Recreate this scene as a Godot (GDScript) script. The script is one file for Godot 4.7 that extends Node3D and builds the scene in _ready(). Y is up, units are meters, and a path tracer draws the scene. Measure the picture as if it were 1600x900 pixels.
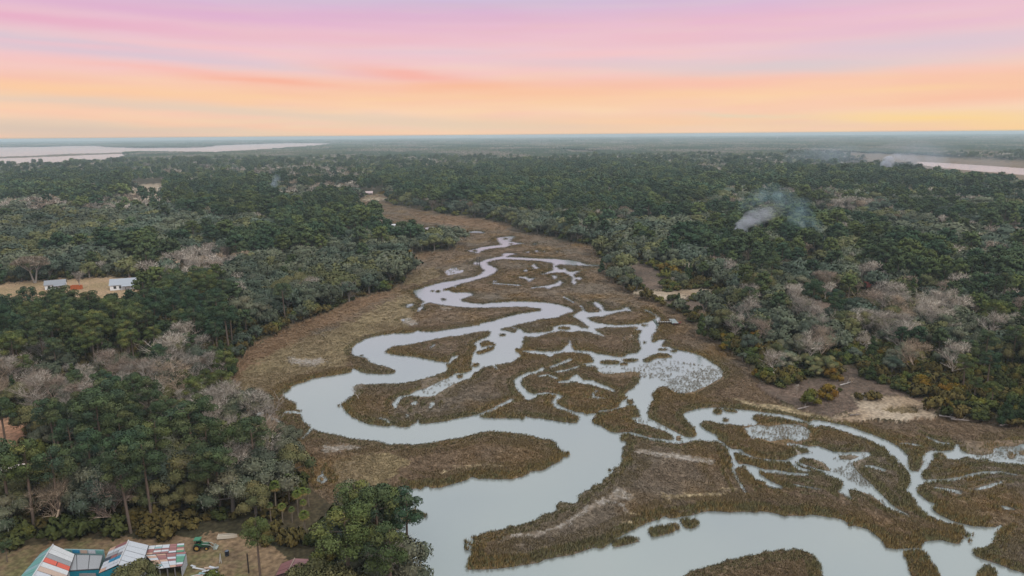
extends Node3D
# A tidal marsh creek winding between coastal woods, seen from a drone about ninety metres up under a sunset sky.
# Metres, y up. The camera stands over x = 0, z = 0 and looks towards -z. Water level is y = 0.

const EYE := 90.0            # height of the drone
const LENS := 1081.0         # focal length in pixels of the 1600 px wide survey photograph
const PITCH := 12.49         # degrees below level
const ROLL := -0.46
const U0 := -400             # the survey map: photograph columns from U0, two samples per row from V0
const V0 := 205

var look := Basis()
var rng := RandomNumberGenerator.new()
var mats := {}
var taken := {}
var water_map: Image
var zone_map: Image
var water_bytes: PackedByteArray
var zone_bytes: PackedByteArray
var wide := 2400
var broad := FastNoiseLite.new()
var fine := FastNoiseLite.new()
var patchy := FastNoiseLite.new()

# kinds of ground on the survey map
const WOODS := 0
const MARSH := 10
const LAWN := 20
const SAND := 30
const DIRT := 35
const BRUSH := 40
const REEDS := 50
const THICK := 55             # reeds standing close together
const RUST := 60
const STRAW := 70
const PALE := 80
const BARE := 90
const OLIVE := 100


func _ready() -> void:
	rng.seed = 20261
	build_camera()
	build_sky()
	for n in [[broad, 0.011, 3], [fine, 0.16, 2], [patchy, 0.0042, 3]]:
		n[0].seed = 11 + n[2]
		n[0].frequency = n[1]
		n[0].fractal_octaves = n[2]
	make_materials()
	draw_survey()
	build_ground()
	build_water()
	build_buildings()
	build_forest()
	build_marsh_grass()
	build_small_things()
	build_smoke()


func build_camera() -> void:
	look = Basis.from_euler(Vector3(deg_to_rad(-PITCH), 0, 0)) * Basis.from_euler(Vector3(0, 0, deg_to_rad(ROLL)))
	var cam := Camera3D.new()
	cam.name = "camera"
	cam.fov = rad_to_deg(2.0 * atan(450.0 / LENS))
	cam.near = 1.0
	cam.far = 60000.0
	add_child(cam)
	cam.transform = Transform3D(look, Vector3(0, EYE, 0))
	cam.current = true


func build_sky() -> void:
	var env := Environment.new()
	env.background_mode = Environment.BG_SKY
	env.tonemap_mode = Environment.TONE_MAPPER_LINEAR
	env.tonemap_exposure = 1.0
	env.sdfgi_enabled = true
	env.ssao_enabled = true
	env.ssil_enabled = true
	env.fog_enabled = true
	env.fog_light_color = Color(0.82, 0.90, 0.92)
	env.fog_density = 0.00009
	env.volumetric_fog_enabled = true
	env.volumetric_fog_density = 0.0
	var pano := PanoramaSkyMaterial.new()
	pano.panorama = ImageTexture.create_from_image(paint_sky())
	var sky := Sky.new()
	sky.sky_material = pano
	env.sky = sky
	var holder := WorldEnvironment.new()
	holder.name = "world_environment"
	holder.environment = env
	add_child(holder)
	var sun := DirectionalLight3D.new()          # a soft veiled evening sun, high cloud all over
	sun.name = "sun"
	sun.light_energy = 0.5
	sun.light_angular_distance = 12.0
	sun.light_color = Color(1.0, 0.97, 0.93)
	sun.shadow_enabled = true
	add_child(sun)
	sun.rotation_degrees = Vector3(-46, 48, 0)


# The sky: bands of colour by height, long thin cloud streaks, a brighter grey overcast overhead.
func paint_sky() -> Image:
	var w := 3072
	var h := 1536
	var heights := PackedFloat32Array([-2.0, 0.0, 0.7, 1.7, 2.9, 3.7, 4.7, 5.8, 7.0, 8.2, 9.2, 10.2, 13.0, 20.0, 33.0, 55.0, 90.0])
	var tones: Array[Color] = [Color8(245, 204, 172), Color8(246, 205, 172), Color8(240, 208, 180), Color8(250, 209, 178), Color8(252, 206, 166), Color8(250, 199, 172), Color8(247, 202, 192), Color8(242, 200, 204), Color8(238, 197, 206), Color8(234, 189, 206), Color8(221, 185, 210), Color8(207, 187, 214), Color8(203, 192, 212), Color8(202, 202, 210), Color8(207, 212, 217), Color8(214, 221, 227), Color8(216, 224, 231)]
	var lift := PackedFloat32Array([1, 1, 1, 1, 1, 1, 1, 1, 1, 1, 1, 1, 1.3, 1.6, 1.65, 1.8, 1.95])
	# streaks: centre column and row on the photograph, half length, half thickness, slope, colour, strength
	var streaks := [
		[60, 30, 260, 9, 0.03, Color8(232, 168, 196), 0.7], [330, 24, 330, 9, 0.03, Color8(222, 170, 208), 0.6], [620, 28, 300, 7, 0.0, Color8(221, 172, 206), 0.5],
		[30, 62, 260, 12, 0.05, Color8(208, 196, 212), 0.75], [230, 86, 330, 8, 0.06, Color8(216, 198, 212), 0.75], [560, 60, 260, 9, 0.03, Color8(237, 184, 198), 0.6],
		[110, 72, 160, 4, 0.04, Color8(244, 192, 200), 0.6], [330, 75, 180, 4, 0.04, Color8(246, 196, 200), 0.7],
		[640, 118, 110, 9, 0.10, Color8(249, 180, 166), 0.95], [560, 116, 50, 5, 0.05, Color8(242, 186, 186), 0.5], [720, 135, 120, 6, -0.02, Color8(250, 186, 152), 0.9], [420, 126, 130, 6, 0.05, Color8(250, 178, 152), 0.9],
		[830, 143, 160, 6, 0.03, Color8(251, 196, 160), 0.8], [260, 108, 160, 5, 0.04, Color8(250, 186, 176), 0.6],
		[60, 136, 190, 7, 0.03, Color8(253, 204, 160), 0.8], [150, 162, 300, 6, 0.05, Color8(228, 204, 186), 0.75], [480, 180, 340, 8, 0.06, Color8(228, 206, 184), 0.75],
		[90, 178, 260, 5, 0.07, Color8(251, 202, 172), 0.7], [420, 200, 300, 4, 0.05, Color8(249, 200, 170), 0.7], [70, 202, 260, 12, 0.05, Color8(214, 194, 178), 0.85], [360, 206, 250, 6, 0.04, Color8(222, 200, 178), 0.6],
		[800, 196, 200, 9, 0.03, Color8(230, 206, 178), 0.7], [1010, 190, 190, 8, 0.0, Color8(252, 202, 160), 0.6],
		[940, 84, 180, 5, 0.0, Color8(247, 197, 198), 0.6], [1000, 100, 280, 8, 0.03, Color8(224, 200, 206), 0.7], [1240, 104, 220, 9, 0.0, Color8(218, 204, 206), 0.85], [1450, 70, 260, 17, 0.0, Color8(217, 200, 212), 0.8],
		[1060, 60, 200, 10, 0.02, Color8(238, 184, 196), 0.5], [1330, 48, 260, 7, -0.01, Color8(230, 184, 208), 0.5], [680, 82, 160, 6, 0.0, Color8(226, 198, 210), 0.6],
		[1120, 133, 130, 5, 0.02, Color8(251, 194, 172), 0.6], [1530, 150, 170, 9, -0.03, Color8(250, 194, 164), 0.85], [1470, 184, 170, 8, 0.02, Color8(253, 215, 150), 0.95], [1620, 200, 140, 9, 0.03, Color8(252, 212, 150), 0.8], [1160, 180, 80, 2, 0.04, Color8(226, 214, 186), 0.7],
	]
	var im := Image.create(w, h, false, Image.FORMAT_RGBF)
	var wisps := FastNoiseLite.new()
	wisps.seed = 5
	wisps.frequency = 1.0
	wisps.fractal_octaves = 3
	var ready_streaks := []
	for s in streaks:
		var mid := sight(s[0], s[1])
		var az := atan2(mid.x, -mid.z)
		ready_streaks.append([az, rad_to_deg(asin(mid.y)), s[2] / LENS, s[3] / LENS * 57.3, s[4] * 57.3, s[5].srgb_to_linear(), s[6]])
	for r in h:
		var el := 90.0 - (r + 0.5) / h * 180.0
		if el < -2.0:
			im.fill_rect(Rect2i(0, r, w, h - r), Color8(150, 146, 140).srgb_to_linear())
			break
		var k := 0
		while k < heights.size() - 2 and heights[k + 1] < el:
			k += 1
		var t := clampf((el - heights[k]) / (heights[k + 1] - heights[k]), 0, 1)
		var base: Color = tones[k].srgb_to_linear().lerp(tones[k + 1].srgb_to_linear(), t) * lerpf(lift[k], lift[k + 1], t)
		base.a = 1.0
		if el > 40.0:                         # soft overcast, no need for fine detail
			im.fill_rect(Rect2i(0, r, w, 1), base)
			var step := 16
			for c in range(0, w, step):
				var az := (c + 0.5) / w * TAU
				var n := wisps.get_noise_3d(cos(az) * cos(deg_to_rad(el)) * 2.5, sin(deg_to_rad(el)) * 2.5, sin(az) * cos(deg_to_rad(el)) * 2.5)
				im.fill_rect(Rect2i(c, r, step, 1), base * (1.0 + 0.10 * n))
			continue
		var near_streaks := []
		for s in ready_streaks:
			if absf(el - s[1]) < s[3] * 3.0 + absf(s[4]) * s[2] * 2.0:
				near_streaks.append(s)
		var amp := clampf(1.0 - el / 60.0, 0.2, 1.0)
		for c in w:
			var az := (c + 0.5) / w * TAU
			if az > PI:
				az -= TAU
			var col := base
			var n := wisps.get_noise_3d(cos(az) * 3.0, el * (0.55 if el < 15 else 0.25), sin(az) * 3.0)
			var n2 := wisps.get_noise_3d(cos(az) * 7.0 + 9.0, el * 1.7, sin(az) * 7.0)
			col.r *= 1.0 + 0.02 * n * amp
			col.g *= 1.0 + (0.10 * n + 0.035 * n2) * amp
			col.b *= 1.0 + (0.06 * n - 0.05 * n2) * amp
			for s in near_streaks:
				var dx: float = (az - s[0]) / s[2]
				if absf(dx) < 2.2:
					var dy: float = (el - s[1] + s[4] * (az - s[0]) + n2 * 0.25) / s[3]
					var g := exp(-dx * dx * 1.4 - dy * dy * 1.1) * float(s[6])
					if g > 0.01:
						col = col.lerp(s[5], g)
			im.set_pixel(c, r, col.lerp(Color(0.72, 0.67, 0.68), 0.06))
	return im


# ---------------------------------------------------------------- sight lines and small helpers

func sight(u: float, v: float) -> Vector3:
	return (look * Vector3((u - 800.0) / LENS, (450.0 - v) / LENS, -1.0)).normalized()


# where the line of sight through a point of the survey photograph meets level ground
func ground(u: float, v: float, y := 0.0) -> Vector3:
	var d := sight(u, v)
	var reach := minf((EYE - y) / maxf(-d.y, 0.0046), 19500.0)
	var p := d * reach
	return Vector3(p.x, y, p.z)


func on_map(p: Vector3) -> Vector2:
	var q := look.transposed() * (p - Vector3(0, EYE, 0))
	if q.z > -1.0:
		return Vector2(-9999, 9999)
	return Vector2(800.0 - q.x / q.z * LENS, 450.0 + q.y / q.z * LENS)


func map_at(bytes: PackedByteArray, u: float, v: float) -> int:
	var c := clampi(int(u - U0), 0, wide - 1)
	var r := clampi(int((v - V0) * 2.0), 0, 1599)
	return bytes[r * wide + c]


func zone_at(p: Vector3) -> int:
	var m := on_map(p)
	return map_at(zone_bytes, m.x, m.y)


func unique_name(called: String) -> String:
	var n: int = taken.get(called, 0)
	taken[called] = n + 1
	return called if n == 0 else "%s_%03d" % [called, n]


func tag(o: Node, label := "", category := "", group := "", kind := "") -> void:
	if label: o.set_meta("label", label)
	if category: o.set_meta("category", category)
	if group: o.set_meta("group", group)
	if kind: o.set_meta("kind", kind)


func base(called: String, at: Vector3, turn := 0.0) -> Node3D:
	var o := Node3D.new()
	o.name = unique_name(called)
	add_child(o)
	o.position = at
	o.rotation.y = turn
	return o


func part(called: String, mesh: Mesh, material: Material, parent: Node) -> MeshInstance3D:
	var o := MeshInstance3D.new()
	o.name = unique_name(called) if parent == self else called
	o.mesh = mesh
	if material:
		o.material_override = material
	parent.add_child(o, true)
	return o


func simple(color: Color, rough := 0.9, spec := 0.3) -> StandardMaterial3D:
	var m := StandardMaterial3D.new()
	m.albedo_color = color.linear_to_srgb()
	m.roughness = rough
	m.metallic_specular = spec
	return m


func leafy(tint: Color) -> StandardMaterial3D:
	var m := simple(tint, 0.95, 0.15)
	m.vertex_color_use_as_albedo = true
	return m


# a store of triangles with normals and colours
class Sheaf:
	var v := PackedVector3Array()
	var n := PackedVector3Array()
	var c := PackedColorArray()
	var i := PackedInt32Array()

	func tri(a: Vector3, b: Vector3, d: Vector3, normal: Vector3, color: Color) -> void:
		var k := v.size()
		v.append(a); v.append(b); v.append(d)
		n.append(normal); n.append(normal); n.append(normal)
		c.append(color); c.append(color); c.append(color)
		i.append(k); i.append(k + 1); i.append(k + 2)

	func quad(a: Vector3, b: Vector3, d: Vector3, e: Vector3, normal: Vector3, color: Color) -> void:
		var k := v.size()
		v.append(a); v.append(b); v.append(d); v.append(e)
		for j in 4:
			n.append(normal)
			c.append(color)
		i.append(k); i.append(k + 1); i.append(k + 2)
		i.append(k); i.append(k + 2); i.append(k + 3)

	func flat(a: Vector3, b: Vector3, d: Vector3, e: Vector3, color: Color) -> void:
		quad(a, b, d, e, (d - a).cross(b - a).normalized(), color)

	func box(lo: Vector3, hi: Vector3, color: Color) -> void:
		var p := func(x: int, y: int, z: int) -> Vector3: return Vector3(hi.x if x else lo.x, hi.y if y else lo.y, hi.z if z else lo.z)
		quad(p.call(0,0,0), p.call(1,0,0), p.call(1,0,1), p.call(0,0,1), Vector3.DOWN, color)
		quad(p.call(0,1,0), p.call(0,1,1), p.call(1,1,1), p.call(1,1,0), Vector3.UP, color)
		quad(p.call(0,0,0), p.call(0,1,0), p.call(1,1,0), p.call(1,0,0), Vector3.FORWARD, color)
		quad(p.call(0,0,1), p.call(1,0,1), p.call(1,1,1), p.call(0,1,1), Vector3.BACK, color)
		quad(p.call(0,0,0), p.call(0,0,1), p.call(0,1,1), p.call(0,1,0), Vector3.LEFT, color)
		quad(p.call(1,0,0), p.call(1,1,0), p.call(1,1,1), p.call(1,0,1), Vector3.RIGHT, color)

	# a slab between two quads: four corners and a thickness vector
	func slab(a: Vector3, b: Vector3, d: Vector3, e: Vector3, thick: Vector3, color: Color) -> void:
		flat(a, b, d, e, color)
		flat(a + thick, e + thick, d + thick, b + thick, color)
		flat(a, a + thick, b + thick, b, color)
		flat(b, b + thick, d + thick, d, color)
		flat(d, d + thick, e + thick, e, color)
		flat(e, e + thick, a + thick, a, color)

	func tube(a: Vector3, b: Vector3, ra: float, rb: float, sides: int, color: Color) -> void:
		var axis := (b - a).normalized()
		var side := axis.cross(Vector3.RIGHT if absf(axis.x) < 0.8 else Vector3.FORWARD).normalized()
		var up := axis.cross(side)
		var k := v.size()
		for j in sides:
			var t := TAU * j / sides
			var d := side * cos(t) + up * sin(t)
			v.append(a + d * ra); v.append(b + d * rb)
			n.append(d); n.append(d)
			c.append(color); c.append(color)
		for j in sides:
			var p := k + j * 2
			var q := k + (j + 1) % sides * 2
			i.append(p); i.append(q); i.append(p + 1)
			i.append(q); i.append(q + 1); i.append(p + 1)

	# a rough ball: two rings and two poles
	func lump(at: Vector3, r: Vector3, color: Color, rings: int, sides: int, rough: float, g: RandomNumberGenerator) -> void:
		var k := v.size()
		for a in rings + 1:
			var th := PI * a / rings
			for b in sides:
				var ph := TAU * (b + 0.5 * (a % 2)) / sides
				var d := Vector3(sin(th) * cos(ph), cos(th), sin(th) * sin(ph))
				v.append(at + d * r * (1.0 + g.randf_range(-rough, rough)))
				n.append((d / r).normalized())
				c.append(color * g.randf_range(0.88, 1.12))
		for a in rings:
			for b in sides:
				var p := k + a * sides + b
				var q := k + a * sides + (b + 1) % sides
				i.append(p); i.append(q); i.append(p + sides)
				i.append(q); i.append(q + sides); i.append(p + sides)

	func mesh() -> ArrayMesh:
		var m := ArrayMesh.new()
		add_to(m)
		return m

	# front faces run clockwise: turn every face towards its own normals
	func add_to(m: ArrayMesh) -> void:
		for k in range(0, i.size(), 3):
			var p := v[i[k]]
			if (v[i[k + 2]] - p).cross(v[i[k + 1]] - p).dot(n[i[k]] + n[i[k + 1]] + n[i[k + 2]]) < 0.0:
				var t := i[k + 1]
				i[k + 1] = i[k + 2]
				i[k + 2] = t
		var a := []
		a.resize(Mesh.ARRAY_MAX)
		a[Mesh.ARRAY_VERTEX] = v
		a[Mesh.ARRAY_NORMAL] = n
		a[Mesh.ARRAY_COLOR] = c
		a[Mesh.ARRAY_INDEX] = i
		m.add_surface_from_arrays(Mesh.PRIMITIVE_TRIANGLES, a)


func speckle(freq: float, low: float, high: float, s: int, octaves := 4) -> ImageTexture:
	var n := FastNoiseLite.new()
	n.seed = s
	n.frequency = freq
	n.fractal_octaves = octaves
	var im := n.get_seamless_image(512, 512)
	im.convert(Image.FORMAT_RGB8)
	var d := im.get_data()
	for k in d.size():
		d[k] = int(255.0 * lerpf(low, high, d[k] / 255.0))
	return ImageTexture.create_from_image(Image.create_from_data(512, 512, false, Image.FORMAT_RGB8, d))


func make_materials() -> void:
	var soil := simple(Color(1, 1, 1), 0.95, 0.2)
	soil.vertex_color_use_as_albedo = true
	soil.albedo_texture = speckle(0.03, 0.62, 1.0, 3)
	soil.uv1_triplanar = true
	soil.uv1_world_triplanar = true
	soil.uv1_scale = Vector3.ONE * 0.045
	mats.soil = soil
	var water := simple(Color(0.325, 0.35, 0.342), 0.17, 0.6)
	water.vertex_color_use_as_albedo = true
	water.metallic = 0.55
	water.normal_enabled = true
	var ripple := FastNoiseLite.new()
	ripple.frequency = 0.03
	ripple.fractal_octaves = 4
	var rim := ripple.get_seamless_image(512, 512)
	rim.convert(Image.FORMAT_RGBA8)
	rim.bump_map_to_normal_map(1.2)
	water.normal_texture = ImageTexture.create_from_image(rim)
	water.normal_scale = 0.10
	water.uv1_triplanar = true
	water.uv1_world_triplanar = true
	water.uv1_scale = Vector3.ONE * 0.06
	mats.water = water
	mats.leaf = leafy(Color(1, 1, 1))
	mats.bark = leafy(Color(1, 1, 1))
	mats.grime = speckle(0.05, 0.66, 1.0, 8)


# ---------------------------------------------------------------- the survey map: what lies where, traced from the photograph

func fill_shape(im: Image, pts: PackedVector2Array, value: int) -> void:
	var n := pts.size()
	var lo := 1e9
	var hi := -1e9
	for p in pts:
		lo = minf(lo, p.y)
		hi = maxf(hi, p.y)
	var tone := Color8(value, value, value)
	for r in range(maxi(0, int((lo - V0) * 2.0) - 1), mini(1600, int((hi - V0) * 2.0) + 2)):
		var y := V0 + (r + 0.5) * 0.5
		var cuts := PackedFloat32Array()
		var a := pts[n - 1]
		for b in pts:
			if (a.y <= y) != (b.y <= y):
				cuts.append(a.x + (y - a.y) / (b.y - a.y) * (b.x - a.x))
			a = b
		cuts.sort()
		for k in range(0, cuts.size() - 1, 2):
			var x0 := clampi(roundi(cuts[k] - U0), 0, wide)
			var x1 := clampi(roundi(cuts[k + 1] - U0), 0, wide)
			if x1 > x0:
				im.fill_rect(Rect2i(x0, r, x1 - x0, 1), tone)


func area(im: Image, flat: Array, value: int) -> void:
	var pts := PackedVector2Array()
	for k in range(0, flat.size(), 2):
		pts.append(Vector2(flat[k], flat[k + 1]))
	fill_shape(im, pts, value)


func oval(im: Image, u: float, v: float, ru: float, rv: float, value: int) -> void:
	var pts := PackedVector2Array()
	for k in 14:
		pts.append(Vector2(u + ru * cos(TAU * k / 14), v + rv * sin(TAU * k / 14)))
	fill_shape(im, pts, value)


# a creek: u, v, width at each bend
func creek(im: Image, flat: Array, value: int) -> void:
	for k in range(0, flat.size(), 3):
		var p := Vector2(flat[k], flat[k + 1])
		var w: float = flat[k + 2] * (0.74 if flat[k + 1] < 600 else 0.64)
		oval(im, p.x, p.y, w, w, value)
		if k + 3 < flat.size():
			var q := Vector2(flat[k + 3], flat[k + 4])
			var w2: float = flat[k + 5] * (0.74 if flat[k + 4] < 600 else 0.64)
			var side := (q - p).orthogonal().normalized()
			fill_shape(im, PackedVector2Array([p + side * w, q + side * w2, q - side * w2, p - side * w]), value)


func draw_survey() -> void:
	water_map = Image.create(wide, 1600, false, Image.FORMAT_L8)
	zone_map = Image.create(wide, 1600, false, Image.FORMAT_L8)
	draw_zones(zone_map)
	draw_water(water_map)
	water_bytes = water_map.get_data()
	zone_bytes = zone_map.get_data()


func draw_water(w: Image) -> void:
	var main_channel := [808,397, 800,395.5, 790,395.5, 784,397, 786,400, 770,403, 758,406, 751,409, 743,409, 738,411, 741,413.5, 751,414, 751,419, 756,423, 750,428, 742,432, 728,435, 714,437.5, 700,440, 690,441, 672,446, 656,451, 645,454.5, 647,459, 651,464, 659,469, 662,474,
		664,475, 672,473, 685,476, 700,478, 715,479.5, 735,481, 760,481, 790,480, 820,479.5, 832,481, 843,482.5, 845,484.5, 842,486, 825,488.5, 810,490.5, 800,493, 785,497, 765,503, 750,505, 750,508, 735,510, 715,513, 700,515, 680,518.5, 660,518.5, 652,516.5, 648,519, 635,521, 620,521, 600,523, 585,525.5, 570,530, 558,537, 550,545, 550,552, 553,556, 565,558, 574,561, 578,566, 590,570, 603,573, 615,577, 620,580, 615,584, 600,585, 580,584.5, 570,583.5, 560,580, 553,576.5, 549,577, 550,581, 540,584, 520,587, 500,590, 485,593, 478,597, 462,601, 453,606, 450,612, 443,614, 443,620, 452,626, 463,631, 463,640, 470,642, 470,651, 473,658, 481,664, 487,669, 490,671, 500,675, 517,678.5, 532,681, 545,685, 560,687, 580,688.5, 590,690, 600,693, 610,695.5, 625,694.5, 645,695.5, 660,694.5, 680,691.5, 702,687, 720,685, 735,680, 750,677, 765,674, 780,675, 800,677, 820,679.5, 833,682, 845,686, 860,687, 868,692, 872,700, 880,706, 876,720, 862,727, 850,735, 830,737, 818,745, 800,749, 775,749, 760,748, 748,749, 738,745, 728,751, 712,755, 700,759, 690,762, 675,763, 665,760, 657,766, 650,763.5, 640,765, 630,762, 622,759, 619,757, 622,763, 626,767, 637,770, 638,775, 630,779, 635,783, 635,789, 628,796, 618,801, 607,803, 606,806, 600,812, 590,818, 588,822, 598,836, 612,836, 618,839, 620,848, 622,865, 632,885, 650,902, 660,1004,
		740,1004, 729,889, 731,878, 737,868, 735,862, 738,855, 740,843, 745,838, 760,833, 775,830, 787,828, 800,821, 808,823, 825,817, 840,812, 850,803, 860,803, 870,798, 868,790, 876,785, 890,787, 895,788, 903,784, 905,774, 915,769, 922,765, 925,760, 938,756, 940,759, 942,750, 950,745, 955,740, 960,733, 968,728, 973,722, 972,718, 970,712, 974,706, 973,700, 981,692, 976,689, 971,690, 969,686, 970,681, 969,676, 962,676.5, 953,675, 945,670, 940,667, 937,665, 928,662, 925,658, 930,652, 934,647, 925,646, 910,648, 903,656, 902,661, 890,661, 880,660, 860,657, 845,654, 835,654, 825,652, 820,650, 817,656, 810,654, 795,654, 775,654, 755,653, 748,651, 742,648, 735,651, 720,653, 710,655, 700,658, 685,660, 670,662, 655,663, 648,661, 640,667, 625,668, 615,665, 605,667, 590,665, 575,663, 562,658, 550,652, 545,648, 540,643, 537,638, 533,634, 537,630, 545,623, 553,617, 557,613, 555,608, 554,604, 560,601, 580,601, 600,599.5, 620,600, 635,598.5, 645,596, 660,592, 672,589, 680,587, 690,583, 698,581, 699,575, 697,571, 700,567, 685,565, 670,562, 655,559, 640,557, 625,556, 612,554, 604,552, 602,549, 608,545, 613,541.5, 630,540, 642,538, 655,535, 675,531, 679,530, 700,526, 715,525, 735,521, 750,518, 763,517, 766,519, 782,515, 803,509, 812,506, 830,503, 845,499, 860,498, 873,496, 878,493, 888,489, 897,487, 897,484, 888,480, 875,476.5, 862,474, 845,472, 820,471, 800,471, 785,472, 765,473.5, 755,475, 735,473.5, 719,469.5, 725,466, 735,463, 741,460, 733,457, 720,457, 707,457, 703,453.5, 693,454, 700,450, 708,448, 711,450, 714,446, 722,443, 735,440, 745,437, 760,433, 770,429, 777,424, 777,420, 770,416, 763,413, 762,410, 770,407, 782,405, 791,404, 794,400, 800,398.5]
	area(w, main_channel, 255)
	var upper_pond := [776,371, 790,370, 797,369, 806,370, 800,374, 797,377, 806,379, 820,380.5, 806,382, 798,384, 788,387, 770,388, 755,391, 750,395, 745,396, 738,394, 728,392.5, 738,390, 750,386.5, 765,384.5, 782,382.5, 780,379, 776,376]
	area(w, upper_pond, 255)
	var lagoon := [766,519, 764,525, 755,529, 747,532, 741,536, 744,543, 742,548, 738,553, 737,562, 735,571, 739,577, 730,582, 720,584, 712,583, 705,588, 695,593, 680,600, 665,607, 650,611, 640,617, 625,619, 615,626, 613,632, 617,640, 620,636, 623,628, 630,621, 640,619, 655,620, 668,620, 680,618, 695,607, 705,602, 715,598, 727,594, 737,591, 738,585, 740,582, 748,580, 755,574, 770,572, 778,570, 790,568, 800,566, 808,561, 815,556, 806,549, 803,545, 814,545, 817,538, 818,527, 822,521, 812,514, 800,511, 782,515]
	area(w, lagoon, 255)
	var north_branch := [895,492, 905,487, 911,485, 907,480, 906,477, 909,477, 913,484, 918,488, 928,488, 936,488, 938,483, 930,479, 925,474, 929,471, 934,472, 940,476, 944,481, 945,485, 955,486, 968,484, 974,481, 981,479, 985,483, 987,487, 978,486, 965,488, 950,492, 942,495, 930,495, 920,497, 922,501, 935,505, 950,507, 965,508, 985,507.3, 1000,506, 1012,503, 1022,500, 1024,495, 1022,492, 1010,487, 1006,483, 1013,485, 1024,491, 1032,497, 1031,503, 1027,504, 1028,510, 1025,518, 1019,523, 1019,530, 1022,535, 1030,531, 1040,531, 1035,538, 1034,542, 1045,542, 1055,546, 1070,549, 1085,553, 1095,556, 1105,562, 1113,567, 1122,573, 1129,580, 1127,590, 1108,601, 1084,612, 1062,616, 1048,608, 1040,604, 1030,605, 1024,610, 1018,618, 1022,625, 1016,629, 1015,637, 1012,645, 1013,653, 1030,662, 1045,670, 1060,678, 1075,684, 1080,690, 1060,693, 1052,688, 1050,680, 1040,674, 1025,670, 1012,664, 995,661, 985,653, 1000,652, 998,640, 992,634, 980,634, 968,640, 955,643, 937,645, 934,642, 955,640, 965,637, 970,628, 980,621, 975,617, 982,611, 990,606, 996,600, 1000,590, 1001,582, 985,580, 965,583, 945,584, 935,580, 934,575, 925,572, 917,573, 910,569, 920,567, 928,566, 925,558, 920,554, 910,552, 895,551, 880,551, 866,554, 861,558, 857,557, 850,554, 835,553, 818,551, 815,548, 835,548, 850,549.5, 865,549.5, 878,547, 883,542, 889,537, 889,530, 892,534, 893,541, 898,547.5, 910,548, 923,549, 935,553, 950,555, 965,558, 972,558, 977,556, 981,553, 995,552, 1001,545, 1000,537, 997,530, 998,523, 1001,518, 1000,513, 985,511, 965,512, 945,511, 928,515, 935,519, 945,526, 930,522, 918,518, 905,517, 893,519, 875,517.5, 862,520, 850,523, 838,527, 820,526, 815,524, 818,519.5, 830,520, 845,519.5, 858,518, 864,515, 863,511, 870,509, 880,507, 890,507, 900,508.5, 908,512, 918,513, 921,511, 915,507, 905,500, 897,496]
	area(w, north_branch, 255)
	var east_pond := [1065,648, 1075,643, 1090,639, 1110,637, 1125,637, 1155,640, 1175,642, 1195,645, 1215,647, 1235,650, 1245,653, 1258,658, 1265,660, 1272,656, 1285,658, 1305,662, 1325,666, 1345,673, 1360,678, 1375,684, 1390,690, 1400,696, 1408,702, 1416,710, 1419,718, 1420,728, 1423,736, 1435,737, 1441,728, 1444,722, 1440,714, 1447,707, 1455,704, 1475,705, 1490,703, 1492,694, 1497,694, 1500,702, 1510,709, 1535,712, 1552,709, 1553,701, 1565,698, 1585,698, 1600,693, 1680,688, 1760,690, 1860,684, 1990,690, 1990,712, 1860,716, 1760,722, 1680,730, 1600,727, 1580,725, 1560,724, 1545,721, 1530,719, 1515,716, 1507,714, 1500,719, 1490,719, 1480,717, 1475,712, 1466,709, 1460,711, 1457,720, 1448,731, 1441,742, 1441,747, 1450,752, 1440,757, 1433,762, 1432,769, 1441,777, 1450,784, 1462,787, 1457,796, 1468,805, 1485,813, 1500,818, 1520,822, 1540,824, 1555,824, 1563,820, 1567,826, 1558,832, 1554,840, 1551,848, 1540,855, 1525,858, 1519,862, 1525,870, 1540,876, 1560,882, 1580,890, 1600,896, 1720,940, 1760,1004, 1500,1004, 1468,900, 1462,888, 1455,877, 1448,868, 1440,862, 1438,857, 1438,854, 1442,847, 1455,845, 1470,844, 1485,848, 1498,851, 1504,842, 1506,832, 1504,823, 1490,822, 1475,817, 1455,808, 1442,800, 1433,792, 1430,784, 1422,772, 1413,766, 1418,762, 1423,752, 1421,743, 1415,732, 1405,724, 1398,716, 1390,712, 1382,701, 1370,694, 1355,686, 1340,682, 1322,676, 1305,671, 1295,667, 1282,665, 1277,668, 1266,666, 1262,661, 1245,660, 1225,655, 1210,652, 1190,649, 1178,649, 1175,655, 1185,661, 1180,664, 1160,666, 1145,664, 1130,664, 1118,660, 1105,658, 1098,659, 1094,664, 1100,670, 1110,676, 1121,680, 1122,687, 1130,692, 1138,698, 1143,702, 1158,702, 1162,707, 1160,711, 1150,707, 1143,711, 1145,718, 1138,712, 1138,705, 1134,700, 1128,694, 1120,690, 1108,691, 1100,688, 1088,690, 1075,692, 1063,693, 1062,688, 1070,683, 1083,684, 1089,680, 1087,672, 1080,664, 1072,657]
	area(w, east_pond, 255)
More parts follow.
